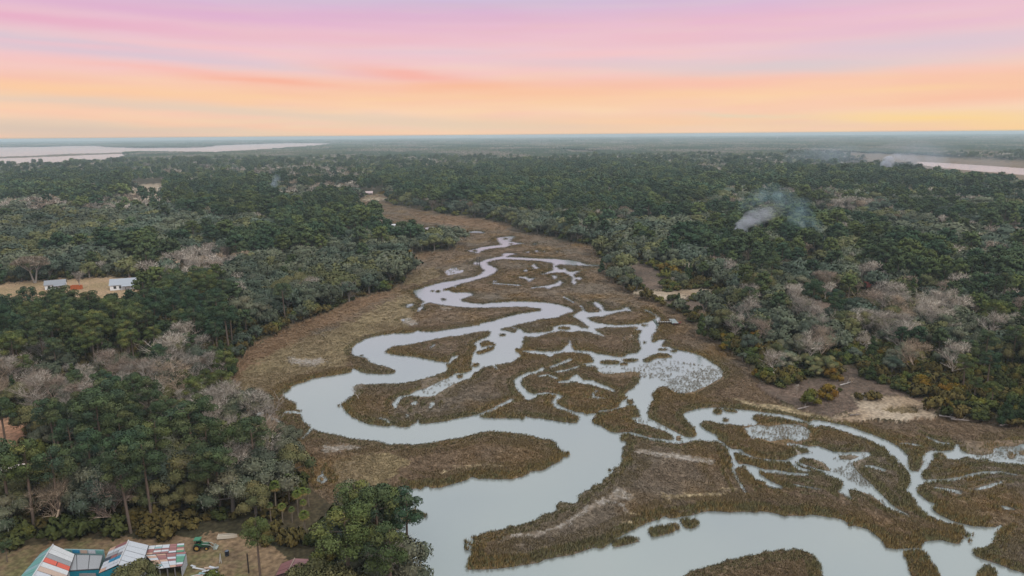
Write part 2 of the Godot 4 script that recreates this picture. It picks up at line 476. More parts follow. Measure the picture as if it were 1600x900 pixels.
	var bottom_river := [729,890, 755,890, 775,889, 800,886, 820,883, 840,880, 850,875, 870,871, 885,869, 904,864, 927,856, 943,858, 950,851, 968,839, 985,831, 1002,822, 1015,816, 1030,812, 1038,806, 1045,811, 1062,808, 1080,806, 1090,803, 1098,800, 1120,799, 1140,801, 1160,800, 1180,801, 1190,799, 1210,802, 1225,807, 1240,806, 1255,807, 1265,804, 1280,806, 1300,809, 1315,812, 1330,820, 1345,824, 1360,829, 1370,838, 1379,846, 1384,856, 1400,858, 1437,856, 1439,862, 1420,861, 1411,866, 1415,872, 1419,887, 1423,900, 1430,1004, 1290,1004, 1285,902, 1284,895, 1281,884, 1275,872, 1266,865, 1255,861, 1241,858, 1230,862, 1220,858, 1210,863, 1195,862, 1180,868, 1165,869, 1150,875, 1135,874, 1130,880, 1115,883, 1100,888, 1090,890, 1075,895, 1065,905, 1030,1004, 650,1004]
	area(w, bottom_river, 255)
	# creeks
	for c in [[970,678,3, 985,677,3, 1000,681,3, 1015,686,3, 1030,688,3.5, 1045,690,4, 1062,691,5], [910,650,9, 900,647,4, 885,641,3, 872,636,5, 865,630,6, 868,624,5, 876,620,4, 868,617,2.5, 855,615,2.5, 842,616,3, 835,619,5, 826,620,9, 818,613,8, 810,604,7, 809,596,8, 813,590,4, 825,584,3, 838,582,3, 848,577,4],
		[746,650,3, 760,644,3, 770,640,3, 785,632,3.5, 800,625,4], [904,573,2, 886,579,2, 870,581,2], [860,574,2, 875,569,3, 891,562,3], [873,597,2, 890,596,3, 900,591,8, 910,597,4, 925,598,5, 935,602,5, 950,607,4, 960,611,3], [842,588,2, 856,586,2, 872,592,2],
		[932,611,2, 926,616,3, 928,621,3, 945,623,1.5], [1143,711,5, 1147,722,6, 1150,728,7, 1145,735,4, 1150,745,3, 1157,757,2.5, 1165,770,2], [1152,728,4, 1165,728,5, 1178,736,12, 1183,745,9, 1195,750,5, 1205,758,8, 1220,762,4], [1178,732,5, 1195,737,5, 1215,738,5, 1235,741,4, 1262,742,3],
		[1160,708,3, 1168,712,3, 1180,717,2.5, 1205,720,2.5, 1230,722,4, 1243,715,5, 1262,711,6], [1238,724,5, 1250,733,4, 1264,736,3], [1240,758,2.5, 1257,761,2.5, 1280,765,2], [1352,729,3, 1365,730,4, 1382,735,3], [1450,752,4, 1475,751,3, 1500,748,4, 1515,744,5, 1535,739,4, 1560,738,3, 1588,743,2],
		[1460,763,3, 1480,766,4, 1500,770,4], [1525,765,3, 1545,760,4, 1563,754,3], [1690,728,6, 1720,745,7, 1780,752,6, 1850,770,7, 1940,775,8], [1650,745,4, 1700,760,5, 1760,790,5, 1840,800,6], [1840,720,6, 1880,740,5, 1960,745,5], [1640,780,4, 1680,800,5, 1730,830,6, 1800,850,7], [1620,850,5, 1680,860,7, 1740,890,8], [1447,683,2, 1458,688,3.5, 1468,693,3.5, 1485,694,2.5], [1405,694,2, 1420,694,2, 1440,697,2], [1560,791,2, 1572,794,4, 1585,797,2],
		[790,403,2.5, 815,404,2.5, 845,406,2.5, 865,408,5, 885,410,5, 905,412,4, 916,414.5,1.5], [916,414.5,1.2, 935,415,1.5], [810,433,1.5, 822,434,3, 827,438,3.5, 834,435,1.5], [830,450,1, 850,448,1.5, 857,448.5,4, 866,446,3, 874,443,5, 880,438,4], [770,443,1.2, 790,444,1.2, 813,446,1.5], [881,464,1.5, 892,470,1.5, 896,473,1.2],
		[660,358.5,2.5, 668,356.5,2.5, 680,355,2], [733,363,1.5, 745,362.5,2.2, 756,363.5,1.2], [697,361,2, 708,363,3, 720,366,2.5], [723,367,2, 727,370,2], [472,686,2, 479,679,2.5, 487,670,3], [445,645,3, 455,644,3.5, 468,645,3], [424,655,2, 430,656,4, 438,660,3], [413,632,2, 416,637,3.5, 421,639,3], [403,648,4, 412,645,3],
		[505,737,2.5, 504,744,3], [652,657,2, 656,663,2.5], [635,648,2, 638,652,4], [593,653,2, 602,656,3, 608,660,3], [701,569,1.5, 707,560,3.5, 715,557,2], [673,543,2, 678,539,1.5], [772,571,2, 777,577,1.5], [645,631,4, 650,629,4], [672,637,2, 676,631,5], [661,474,2, 660,480,3, 655,484,4], [637,478,4, 645,476,2], [1000,514,2, 993,516,1.5]]:
		creek(w, c, 255)
	var tidal_web := [863,408, 875,410, 872,417, 874,420, 880,417, 884,420, 890,425, 895,424, 910,422, 897,430, 900,436, 901,443, 896,446, 892,441, 893,434, 890,430, 880,426, 870,426, 860,427, 852,428.5, 843,429.3, 855,425, 863,422, 864,415]
	area(w, tidal_web, 255)
	area(w, [835,412, 840,417, 844,419.5, 832,420.5, 831,413], 255)
	area(w, [860,430, 870,430.5, 872,434, 866,436.5], 255)
	area(w, [938,402, 951,404, 946,408], 255)
	for o in [[821,423,3,2], [836,381,3,1.3], [824,394,3,1.2], [839,392.5,4,1.6], [850,393,2,1], [870,393,2,1], [773,440,2.5,2.2], [905,435,4,2.5], [503,749,8,7], [630,500,2,1.5]]:
		oval(w, o[0], o[1], o[2], o[3], 255)
	var reed_pool := [1230,692, 1250,695, 1263,698, 1277,697, 1292,702, 1300,706, 1320,707, 1340,706, 1358,707, 1362,712, 1345,718, 1330,725, 1340,738, 1350,748, 1362,757, 1372,768, 1382,778, 1392,788, 1405,797, 1418,803, 1424,810, 1416,806, 1400,800, 1385,793, 1375,783, 1362,774, 1348,769, 1335,765, 1325,766, 1328,775, 1332,783, 1322,776, 1310,768, 1317,760, 1318,755, 1305,748, 1290,742, 1275,735, 1258,730, 1240,722, 1228,718, 1240,714, 1258,711, 1265,708, 1262,703, 1245,698, 1230,696]
	area(w, reed_pool, 255)
	area(w, [1163,669, 1185,664, 1200,667, 1225,663, 1250,664, 1266,673, 1262,686, 1245,690, 1232,685, 1205,690, 1185,684, 1175,686], 255)
	area(w, [695,424, 705,419, 712,418, 716,423, 724,422, 722,426, 708,428, 700,430], 255)
	# islands
	for o in [[790,373.5,2.5,1.3], [799,381.5,2.5,1.3], [742,392,3.5,1.8], [676,455,2.5,1.2], [684.5,455.5,2.5,1.4], [693.5,468,3,1.8], [754,422.5,2,1.6], [785,524,5,2], [718,589,5,2.2], [743,571,5.5,2.6], [564.5,555.5,3,1], [529.5,635,2,1.3], [985,628.5,5,4], [953,566.5,16,3.4], [984,563.5,12,2.6], [974,569.5,7,2.2], [1007,535.5,2.5,1.8], [1035,546.5,8,1.6], [1053,549,6,1.5], [1020,533.5,3,1.6], [1060,685,5.5,4.5], [1122,643.5,7,4.8], [1134,657,5.5,2.6], [1580,713,7,4.5], [1598,708.5,7,3.5], [882,513,9,2.2], [885,711,4,4], [879,712.5,3,2.5], [953,735,3,2.5], [660,804.5,7,2.2], [664,808,3,1.2],
		[729,848,3,2], [727,855,3,1.8], [741,841,4,2], [737,851,6,1.6], [731,859,3,1.4], [1511,838,4,2], [1514,846,3.5,2.5], [1507,835,2.5,1.5], [1520,837,2.5,1.5], [961,815,0.1,0.1], [871,416,2.5,1.6], [877,419,3,2.2], [503,749,4,3], [1006,508.5,5,1], [1330,820,7,2.5], [1181,868,0.1,0.1], [888,430,2,1], [875,436,3,1.3]]:
		oval(w, o[0], o[1], o[2], o[3], 0)
	for a in [[782,515, 790,511.5, 800,511.5, 808,516, 805,521, 797,518.5], [749,537, 755,533, 763,532, 770,536, 777,540, 765,540, 753,542], [743,551, 752,548, 762,544, 773,542, 770,547, 758,551, 748,554.5], [1006,565, 1007,560, 1018,556, 1030,552, 1040,553, 1050,558, 1040,560, 1025,560, 1016,566, 1010,567.5], [624,811, 630,803, 640,798, 650,797, 655,803, 653,809, 645,812, 638,816, 630,815], [603,818, 615,815, 626,818, 631,822, 627,826, 615,830, 605,832],
		[1012,832, 1015,826, 1039,822, 1054,820, 1065,825, 1048,833, 1028,839, 1016,838], [1062,815, 1074,812, 1088,813, 1094,819, 1085,826, 1071,826], [954,853, 960,846, 982,839, 996,842, 1000,846, 985,850, 965,855], [1419,716, 1428,714, 1440,716, 1443,722, 1438,733, 1430,736, 1424,734, 1420,728], [1526,900, 1532,890, 1541,883, 1552,889, 1558,900, 1550,915, 1534,915], [1128,640, 1140,640.5, 1157,644, 1150,645, 1135,643.5], [965,530, 966,530, 965,531],
		[1247,722, 1255,717, 1270,717, 1285,722, 1295,730, 1300,737, 1285,735, 1265,729], [1310,712, 1330,711, 1345,713, 1330,719, 1312,718], [872,428, 884,429, 889,433, 887,440, 880,441, 874,437, 878,433, 872,431], [845,430, 858,430, 855,434, 845,434]]:
		area(w, a, 0)
	# the sound on the left and the far creek on the right
	area(w, [-400,234, 0,230, 60,229.5, 110,228, 150,227.5, 180,229.5, 215,231, 260,230.5, 312,230, 330,227.3, 400,224.8, 450,223.3, 495,223.6, 540,224.5, 495,229, 470,231, 430,235, 400,236.5, 365,239, 340,240, 300,240, 255,239.5, 225,239, 195,238, 150,239.6, 110,240, 60,243, 0,245, -400,254], 255)
	area(w, [-400,258, 0,247.5, 50,246, 100,244, 150,242, 200,240, 212,242, 200,249, 165,256, 130,259, 95,260, 70,260, 30,262, 0,261, -400,280], 255)
	area(w, [60,224.6, 120,223.8, 200,224.8, 205,226, 100,226.4], 255)
	area(w, [-400,229, 0,225.2, 30,225.3, 0,226.6, -400,231], 255)
	creek(w, [1436,255,2.5, 1480,259,5, 1540,263.5,6, 1600,268,6.5, 1760,279,7], 255)
	creek(w, [1238,236,1.6, 1253,236.4,1.4], 255)
	creek(w, [1280,238.5,1.6, 1297,238.2,1.8], 255)


func draw_zones(z: Image) -> void:
	var marsh_outline := [595,1004, 660,905, 628,866, 602,836, 585,822, 556,812, 520,795, 486,770, 462,738, 440,700, 405,668, 372,640, 352,600, 362,575, 388,550, 425,533, 452,521, 482,503, 520,492, 548,476, 575,465, 605,455, 628,441, 640,426, 634,412, 628,402, 650,394, 690,392, 717,387, 712,379, 680,377, 640,377, 604,380, 596,368, 600,355, 588,344, 572,334, 556,322, 556,313, 590,309.5, 603,311, 606,315, 622,322, 660,328, 700,335, 740,340, 790,348, 802,356, 815,361, 850,368, 868,376, 905,380, 934,386, 936,396, 946,412, 956,436, 975,450, 990,461, 1020,470, 1042,482, 1080,500, 1112,530, 1150,552, 1176,580, 1190,602, 1220,632, 1262,648, 1300,657, 1345,662, 1400,660, 1470,652, 1512,656, 1600,668, 1760,682, 2000,690, 2000,1004]
	area(z, marsh_outline, MARSH)
	# rusty grass along the inland edge on the left, olive and mauve meadows, pale salt pans, straw
	creek(z, [372,590,26, 400,560,26, 440,532,20, 482,508,14, 520,496,12, 560,474,12, 605,459,9], RUST)
	creek(z, [660,344,4, 720,349,5, 790,356,5], RUST)
	area(z, [640,332, 700,338, 760,343, 800,352, 760,352, 700,346, 650,340], RUST)
	area(z, [636,404, 668,396, 690,393, 660,404, 640,412], RUST)
	area(z, [640,425, 680,418, 690,432, 640,446, 628,444], OLIVE)
	area(z, [372,590, 400,566, 450,540, 520,515, 600,476, 640,455, 655,470, 640,512, 560,528, 542,550, 545,572, 480,582, 440,598, 380,640], OLIVE)
	area(z, [520,720, 600,705, 640,720, 600,760, 560,790, 520,760], OLIVE)
	for c in [[455,564,7, 480,566,8, 506,565,6], [510,702,10, 530,701,9, 560,700,4], [566,788,10, 585,787,9], [632,502,6, 644,504,8], [990,705,4, 1040,712,5, 1075,716,7, 1112,722,8], [780,850,2, 800,838,5, 825,836,5, 845,834,4, 866,828,5, 880,820,5, 896,812,5, 912,802,6, 930,790,8, 952,779,10, 970,770,12, 985,780,6], [972,790,6, 978,802,4], [690,482,2, 704,482,2], [735,500,0.5, 740,500,0.5], [985,525,3, 975,532,2], [1250,712,4, 1240,700,3], [1200,568,0.5, 1201,568,0.5], [390,632,6, 402,640,8, 410,650,5]]:
		creek(z, c, PALE)
	for c in [[1037,772,3, 1044,781,3, 1052,786,2], [1044,777,4, 1075,775,5, 1100,774,4, 1130,773,3], [1130,769,3, 1160,764,2], [980,803,3, 1000,806,2], [972,822,8, 985,818,6], [800,866,2, 825,867,3], [845,858,2, 860,857,2], [705,730,2, 760,727,3, 790,730,2], [1300,655,6, 1225,640,8, 1170,632,6], [1150,625,3, 1190,636,4], [688,740,3, 700,737,3]]:
		creek(z, c, STRAW)
	# reeds standing in shallow water
	area(z, [985,575, 1010,568, 1040,562, 1080,568, 1120,572, 1112,588, 1080,605, 1050,608, 1030,598, 1010,590, 940,590, 932,578, 950,572], REEDS)
	area(z, [983,653, 1010,652, 1035,664, 1068,680, 1060,690, 1040,674, 1000,664], REEDS)
	area(z, [660,590, 700,592, 716,600, 690,622, 655,624], REEDS)
	area(z, [1160,664, 1260,662, 1270,690, 1230,700, 1190,690, 1165,680], REEDS)
	area(z, [1262,705, 1300,707, 1345,708, 1362,715, 1340,735, 1365,765, 1385,785, 1375,790, 1340,768, 1310,748, 1275,728], REEDS)
	area(z, [1500,690, 1600,688, 1760,690, 1990,690, 1990,722, 1760,722, 1600,722, 1520,718], REEDS)
	area(z, [1470,760, 1510,764, 1560,752, 1575,758, 1540,768, 1490,772], REEDS)
	area(z, [690,418, 726,418, 728,430, 696,432], REEDS)
	area(z, [1058,588, 1090,582, 1128,575, 1132,592, 1084,618, 1050,614, 1040,600], THICK)
	area(z, [935,580, 960,584, 1000,580, 1002,590, 960,592, 938,588], THICK)
	area(z, [1185,668, 1258,664, 1268,690, 1230,694, 1195,688], THICK)
	area(z, [1330,722, 1342,736, 1362,755, 1352,764, 1320,748, 1300,736], THICK)
	# sand, clearings, lawns and brush on the dry side
	area(z, [984,458, 1020,456, 1060,455, 1098,450, 1110,453, 1095,462, 1060,468, 1036,471, 1010,466], SAND)
	area(z, [1296,658, 1330,651, 1322,640, 1332,625, 1370,627, 1410,621, 1440,630, 1460,642, 1456,656, 1420,658, 1370,659, 1330,661], SAND)
	area(z, [1375,644, 1400,636, 1435,638, 1440,646, 1400,650], OLIVE)
	area(z, [1180,604, 1210,600, 1260,598, 1300,590, 1330,575, 1350,590, 1400,612, 1440,624, 1480,640, 1500,655, 1460,640, 1410,620, 1370,625, 1332,622, 1340,645, 1300,655, 1262,646, 1220,630], BRUSH)
	area(z, [972,415, 1000,408, 1030,425, 1052,440, 1045,452, 1010,455, 985,440], BRUSH)
	area(z, [1036,471, 1070,468, 1095,461, 1112,455, 1118,480, 1108,492, 1080,486, 1050,480], BRUSH)
	area(z, [1240,485, 1270,470, 1320,478, 1330,495, 1290,505, 1250,500], BRUSH)
	area(z, [-400,470, 0,446, 40,440, 110,438, 170,434, 222,436, 222,450, 208,472, 150,478, 95,476, 30,470, 0,472, -400,500], DIRT)
	area(z, [200,294, 214,288.5, 258,286.5, 258,300, 248,317, 210,317], SAND)
	area(z, [568,306, 606,304, 606,311, 580,314, 566,312], LAWN)
	creek(z, [566,311.5,1.8, 604,311.5,2], SAND)
	area(z, [942,391, 960,391, 960,400, 944,400], SAND)
	area(z, [-400,1004, -400,862, 0,860, 62,860, 78,850, 200,847, 280,846, 300,847, 330,838, 372,842, 415,850, 445,878, 440,1004], LAWN)
	area(z, [-100,690, 0,662, 34,654, 52,664, 42,690, 22,716, 0,738, -100,770], BARE)
	area(z, [262,772, 292,762, 302,790, 285,810, 266,800], BRUSH)
	# far fields and marsh flats
	area(z, [1236,234, 1300,237, 1430,242, 1500,247, 1600,251, 1760,258, 1760,308, 1600,295, 1500,287, 1440,277, 1412,266, 1330,249], MARSH)
	area(z, [1300,257, 1380,255, 1430,258, 1420,262, 1330,262], MARSH)
	area(z, [-400,252, 0,245, 110,240, 200,236, 215,239, 150,242.4, 50,246.5, 0,248, -400,260], MARSH)
	area(z, [860,233, 930,236, 936,241, 880,239], MARSH)
	area(z, [1295,340, 1390,330, 1385,340, 1310,346], BRUSH)


# ---------------------------------------------------------------- ground and water

func earth(kind: int, x: float, z: float) -> Color:
	var a := patchy.get_noise_2d(x * 3.0, z * 3.0)
	var b := broad.get_noise_2d(x * 2.0, z * 2.0)
	var f := fine.get_noise_2d(x * 2.0, z * 2.0)
	var col := Color(0.170, 0.116, 0.074)                   # brown winter cordgrass and mud
	match kind:
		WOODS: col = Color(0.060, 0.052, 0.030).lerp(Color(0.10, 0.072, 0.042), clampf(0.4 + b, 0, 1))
		LAWN: col = Color(0.215, 0.145, 0.088).lerp(Color(0.135, 0.118, 0.055), clampf(0.4 + b * 2.4 + f * 0.6, 0, 1)).lerp(Color(0.16, 0.095, 0.06), clampf(broad.get_noise_2d(x * 3.0 + 50.0, z * 3.0) * 2.6 - 0.2, 0, 0.8))
		SAND: col = Color(0.38, 0.305, 0.225).lerp(Color(0.27, 0.195, 0.13), clampf(0.4 + b * 1.5, 0, 1))
		DIRT: col = Color(0.36, 0.245, 0.15).lerp(Color(0.28, 0.20, 0.11), clampf(0.4 + b * 1.6, 0, 1))
		BRUSH: col = Color(0.105, 0.078, 0.06).lerp(Color(0.17, 0.12, 0.09), clampf(0.4 + b + f * 0.5, 0, 1))
		RUST: col = Color(0.215, 0.135, 0.080).lerp(Color(0.20, 0.13, 0.075), clampf(0.4 + b * 1.5, 0, 1))
		STRAW: col = Color(0.29, 0.225, 0.135) * (1.0 + 0.5 * f)
		PALE: col = Color(0.33, 0.29, 0.25).lerp(Color(0.19, 0.15, 0.115), clampf(0.35 + f * 1.6, 0, 0.8))
		BARE: col = Color(0.30, 0.155, 0.095).lerp(Color(0.36, 0.22, 0.14), clampf(0.4 + b * 1.5, 0, 1))
		OLIVE: col = Color(0.25, 0.19, 0.105).lerp(Color(0.20, 0.145, 0.09), clampf(0.4 + b, 0, 1))
		_:
			col = col.lerp(Color(0.165, 0.130, 0.096), clampf(a * 1.8 + 0.1, 0, 1))
			col = col.lerp(Color(0.20, 0.13, 0.065), clampf(b * 1.6 - 0.1, 0, 0.8))
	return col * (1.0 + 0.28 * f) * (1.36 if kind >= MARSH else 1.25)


func ground_height(kind: int, wet: float, x: float, z: float) -> float:
	var f := fine.get_noise_2d(x, z)
	var land := 0.22
	match kind:
		WOODS, LAWN, BARE, DIRT: land = 1.3
		SAND, BRUSH: land = 0.9
		REEDS, THICK: land = 0.2
	return lerpf(land + f * 0.05, -0.9, clampf(wet, 0, 1))


func build_ground() -> void:
	var small := water_map.duplicate() as Image
	small.shrink_x2()
	var sb := small.get_data()
	var sw := small.get_width()
	var m := ArrayMesh.new()
	# near sheet: a vertex for every second column and every row of the survey
	var columns := PackedInt32Array()
	for c in range(0, 125, 5): columns.append(c)
	for c in range(125, 1076): columns.append(c)
	for c in range(1080, 1200, 5): columns.append(c)
	var rows := range(85, 799)
	add_sheet(m, columns.size(), rows.size(), func(ci: int, ri: int) -> Array:
		var c := columns[ci]
		var r: int = rows[ri]
		return [U0 + c * 2.0 + 1.0, V0 + r + 0.5, sb[r * sw + c] / 255.0])
	# far sheet, up to where the land fades into the sky
	add_sheet(m, 601, 170, func(ci: int, ri: int) -> Array:
		var u := U0 + ci * 4.0
		var t := ri / 169.0
		var top := 210.6 - 0.00803 * (u - 800.0) + 5.2
		var v := lerpf(top, 290.5, pow(t, 1.25))
		return [u, v, (map_at(water_bytes, u - 1, v) + map_at(water_bytes, u + 1, v)) / 510.0])
	var g := part("ground", m, mats.soil, self)
	tag(g, "", "", "", "structure")
	# the sea bed and the country to the sides and behind, below everything else
	var under := Sheaf.new()
	under.quad(Vector3(-17500, -2.5, 2000), Vector3(17500, -2.5, 2000), Vector3(17500, -2.5, -18800), Vector3(-17500, -2.5, -18800), Vector3.UP, Color(0.09, 0.08, 0.05))
	tag(part("terrain", under.mesh(), mats.soil, self), "", "", "", "structure")


func add_sheet(m: ArrayMesh, nu: int, nv: int, at: Callable) -> void:
	var s := Sheaf.new()
	s.v.resize(nu * nv)
	s.n.resize(nu * nv)
	s.c.resize(nu * nv)
	for r in nv:
		for c in nu:
			var q: Array = at.call(c, r)
			var p := ground(q[0], q[1], 0.0)
			var f := fine.get_noise_2d(p.x * 0.7, p.z * 0.7)
			var f2 := fine.get_noise_2d(p.x * 3.5 + 40.0, p.z * 3.5)
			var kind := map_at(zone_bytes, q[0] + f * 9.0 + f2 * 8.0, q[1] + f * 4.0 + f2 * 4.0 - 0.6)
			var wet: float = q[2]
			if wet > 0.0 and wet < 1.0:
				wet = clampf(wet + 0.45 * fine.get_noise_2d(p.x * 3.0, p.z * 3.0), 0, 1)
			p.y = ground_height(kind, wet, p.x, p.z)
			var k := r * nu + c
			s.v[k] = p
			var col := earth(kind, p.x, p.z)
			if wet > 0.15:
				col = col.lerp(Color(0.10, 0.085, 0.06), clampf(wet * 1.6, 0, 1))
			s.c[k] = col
	for r in nv:
		for c in nu:
			var e := s.v[r * nu + mini(c + 1, nu - 1)] - s.v[r * nu + maxi(c - 1, 0)]
			var d := s.v[mini(r + 1, nv - 1) * nu + c] - s.v[maxi(r - 1, 0) * nu + c]
			var nn := d.cross(e)
			s.n[r * nu + c] = nn.normalized() if nn.y > 0 else -nn.normalized()
	s.i.resize((nu - 1) * (nv - 1) * 6)
	var j := 0
	for r in nv - 1:
		for c in nu - 1:
			var k := r * nu + c
			s.i[j] = k; s.i[j + 1] = k + 1; s.i[j + 2] = k + nu
			s.i[j + 3] = k + 1; s.i[j + 4] = k + nu + 1; s.i[j + 5] = k + nu
			j += 6
	s.add_to(m)


func build_water() -> void:
	var a := ground(-370, 1000)
	var b := ground(1970, 1000)
	var c := ground(1970, 208)
	var d := ground(-370, 223)
	var s := Sheaf.new()
	for j in 90:
		for k in 90:
			# rows crowd towards the near end; broad noise varies the water colour a little
			var t0 := pow(j / 90.0, 3.0)
			var t1 := pow((j + 1) / 90.0, 3.0)
			var q := [a.lerp(b, k / 90.0).lerp(d.lerp(c, k / 90.0), t0), a.lerp(b, (k + 1) / 90.0).lerp(d.lerp(c, (k + 1) / 90.0), t0), a.lerp(b, (k + 1) / 90.0).lerp(d.lerp(c, (k + 1) / 90.0), t1), a.lerp(b, k / 90.0).lerp(d.lerp(c, k / 90.0), t1)]
			s.quad(q[0], q[1], q[2], q[3], Vector3.UP, Color.WHITE)
	for k in s.v.size():
		var n := broad.get_noise_2d(s.v[k].x * 1.4, s.v[k].z * 1.4)
		s.c[k] = Color(0.93 + 0.10 * n, 0.95 + 0.08 * n, 0.95 + 0.04 * n)
	tag(part("water", s.mesh(), mats.water, self), "", "", "", "structure")


# ---------------------------------------------------------------- marsh grass: one mass of tufts

func tuft(blades: int, spread: float, tall: float, wide_blade: float, s: int) -> ArrayMesh:
	var g := RandomNumberGenerator.new()
	g.seed = s
	var sh := Sheaf.new()
	for k in blades:
		var at := Vector3(g.randf_range(-1, 1), 0, g.randf_range(-1, 1)) * spread
		var lean := Vector3(g.randf_range(-1, 1), 0, g.randf_range(-1, 1)) * 0.35 * tall
		var h := tall * g.randf_range(0.6, 1.15)
		var side := Vector3(g.randf_range(-1, 1), 0, g.randf_range(-1, 1)).normalized() * wide_blade
		var tip := at + lean + Vector3(0, h, 0)
		var shade := Color(1, 1, 1) * g.randf_range(0.75, 1.25)
		sh.tri(at - side, at + side, tip, (Vector3.UP * 1.2 + lean.normalized()).normalized(), shade)
	return sh.mesh()


func scatter(called: String, mesh: Mesh, material: Material, where: Array[Transform3D], tints: PackedColorArray, parent: Node) -> MultiMeshInstance3D:
	var mm := MultiMesh.new()
	mm.transform_format = MultiMesh.TRANSFORM_3D
	mm.use_colors = true
	mm.mesh = mesh
	mm.instance_count = where.size()
	for k in where.size():
		mm.set_instance_transform(k, where[k])
		mm.set_instance_color(k, tints[k])
	var o := MultiMeshInstance3D.new()
	o.name = called
	o.multimesh = mm
	o.material_override = material
	parent.add_child(o, true)
	return o


func build_marsh_grass() -> void:
	var root := base("marsh_grass", Vector3.ZERO)
	tag(root, "brown and olive cordgrass covering the marsh islands between the creeks", "marsh grass", "", "stuff")
	var sorts := [tuft(18, 0.6, 1.0, 0.07, 1), tuft(30, 0.9, 1.0, 0.05, 2), tuft(34, 1.0, 0.85, 0.09, 3)]
	var where := [[], [], []]
	var tints := [PackedColorArray(), PackedColorArray(), PackedColorArray()]
	for k in 3:
		var w: Array[Transform3D] = []
		where[k] = w
	var g := RandomNumberGenerator.new()
	g.seed = 77
	# walk the marsh in world strips whose spacing grows with distance
	var z := -100.0
	while z > -1250.0:
		var d := -z
		var step := 0.46 + maxf(d - 140.0, 0.0) * 0.0026
		var x := -0.5 * d
		while x < 1.1 * d:
			var p := Vector3(x + g.randf_range(-0.6, 0.6) * step, 0, z + g.randf_range(-0.6, 0.6) * step)
			x += step
			var uv := on_map(p)
			if uv.y > 1003 or uv.x < -140 or uv.x > 1980:
				continue
			var kind := map_at(zone_bytes, uv.x, uv.y)
			if kind < MARSH or kind == LAWN or kind == SAND or kind == BARE or kind == DIRT:
				continue
			var wet := map_at(water_bytes, uv.x, uv.y) > 0
			var n := broad.get_noise_2d(p.x * 2.0, p.z * 2.0)
			var f := fine.get_noise_2d(p.x, p.z)
			var y := 0.18
			var tall := (0.26 if d < 330 else 0.24) + 0.12 * n
			if wet:
				if kind != THICK and (kind != REEDS or g.randf() > 0.28 + f * 0.55 + n * 0.5) or kind == THICK and g.randf() > 0.72 + f * 0.7:
					continue
				y = -0.15
				tall = 0.7
			elif kind == REEDS and g.randf() > 0.6 + f:
				continue
			elif kind == PALE and g.randf() > 0.42 + f * 0.9:
				continue
			elif kind == STRAW and g.randf() > 0.35:
				continue
			# near water the grass stands taller and greener
			var bank := false
			var beside := false
			var behind := false
			if not wet and kind != WOODS:
				var q := on_map(p + Vector3(3, 0, 0))
				var q2 := on_map(p + Vector3(-3, 0, 0))
				var q3 := on_map(p + Vector3(0, 0, 4))
				var q4 := on_map(p + Vector3(0, 0, -4))
				var w1 := on_map(p + Vector3(7.5, 0, 2))
				var w2 := on_map(p + Vector3(-7.5, 0, -2))
				var w3 := on_map(p + Vector3(-2, 0, 9))
				var w4 := on_map(p + Vector3(2, 0, -9))
				beside = map_at(water_bytes, w1.x, w1.y) > 0 or map_at(water_bytes, w2.x, w2.y) > 0 or map_at(water_bytes, w3.x, w3.y) > 0 or map_at(water_bytes, w4.x, w4.y) > 0
				behind = map_at(water_bytes, q4.x, q4.y) > 0 and map_at(water_bytes, q3.x, q3.y) == 0
				bank = map_at(water_bytes, q.x, q.y) > 0 or map_at(water_bytes, q2.x, q2.y) > 0 or map_at(water_bytes, q3.x, q3.y) > 0 or map_at(water_bytes, q4.x, q4.y) > 0
			var col := Color(0.155, 0.108, 0.066)
			col = col.lerp(Color(0.158, 0.126, 0.094), clampf(patchy.get_noise_2d(p.x * 3.0, p.z * 3.0) * 1.8 + 0.25, 0, 1))
			col = col.lerp(Color(0.185, 0.115, 0.045), clampf(n * 1.7 - 0.05, 0, 0.85))
			if kind == RUST: col = Color(0.20, 0.125, 0.072)
			elif kind == OLIVE: col = col.lerp(Color(0.22, 0.175, 0.095), 0.75)
			elif kind == STRAW or kind == PALE: col = Color(0.27, 0.21, 0.13)
			elif kind == BRUSH:
				col = Color(0.13, 0.09, 0.07) * g.randf_range(0.6, 1.5)
				tall = 0.9
			elif kind == REEDS or kind == THICK: col = col.lerp(Color(0.13, 0.115, 0.085), 0.6)
			var big := 1.0
			if bank:
				tall = clampf(0.78 - (d - 150.0) * 0.0021, 0.28, 0.78) + 0.25 * n
				if behind: tall *= 0.55
				big = 1.15
				col = Color(0.128, 0.110, 0.052).lerp(Color(0.172, 0.120, 0.048), clampf(0.35 + n * 2.0 + f, 0, 1))
				if g.randf() < 0.2: col = Color(0.118, 0.115, 0.055)
			elif beside and kind == MARSH and g.randf() < 0.75 + f:
				tall = (0.46 if d < 330 else 0.3) + 0.25 * n
				col = col.lerp(Color(0.150, 0.118, 0.056), 0.6)
			elif kind != REEDS and kind != THICK and kind != BRUSH and g.randf() < (0.35 if d < 330 else 0.55):
				continue
			if kind == REEDS or kind == THICK: big = 0.36
			var k := 2 if d > 330 else (0 if bank else 1)
			var wid := step * (1.25 if k < 2 else 0.95) * big * g.randf_range(0.8, 1.3)
			var t := Transform3D(Basis(Vector3.UP, g.randf() * TAU).scaled(Vector3(wid, tall * g.randf_range(0.75, 1.25), wid)), Vector3(p.x, y, p.z))
			where[k].append(t)
			tints[k].append(col * (g.randf_range(0.87, 1.13) if bank else g.randf_range(0.94, 1.06)) * (1.7 if bank else 1.75))
		z -= step * 0.95
	for k in 3:
		scatter("tufts", sorts[k], mats.leaf, where[k], tints[k], root)
	print("grass tufts ", where[0].size(), " ", where[1].size(), " ", where[2].size())


# ---------------------------------------------------------------- trees

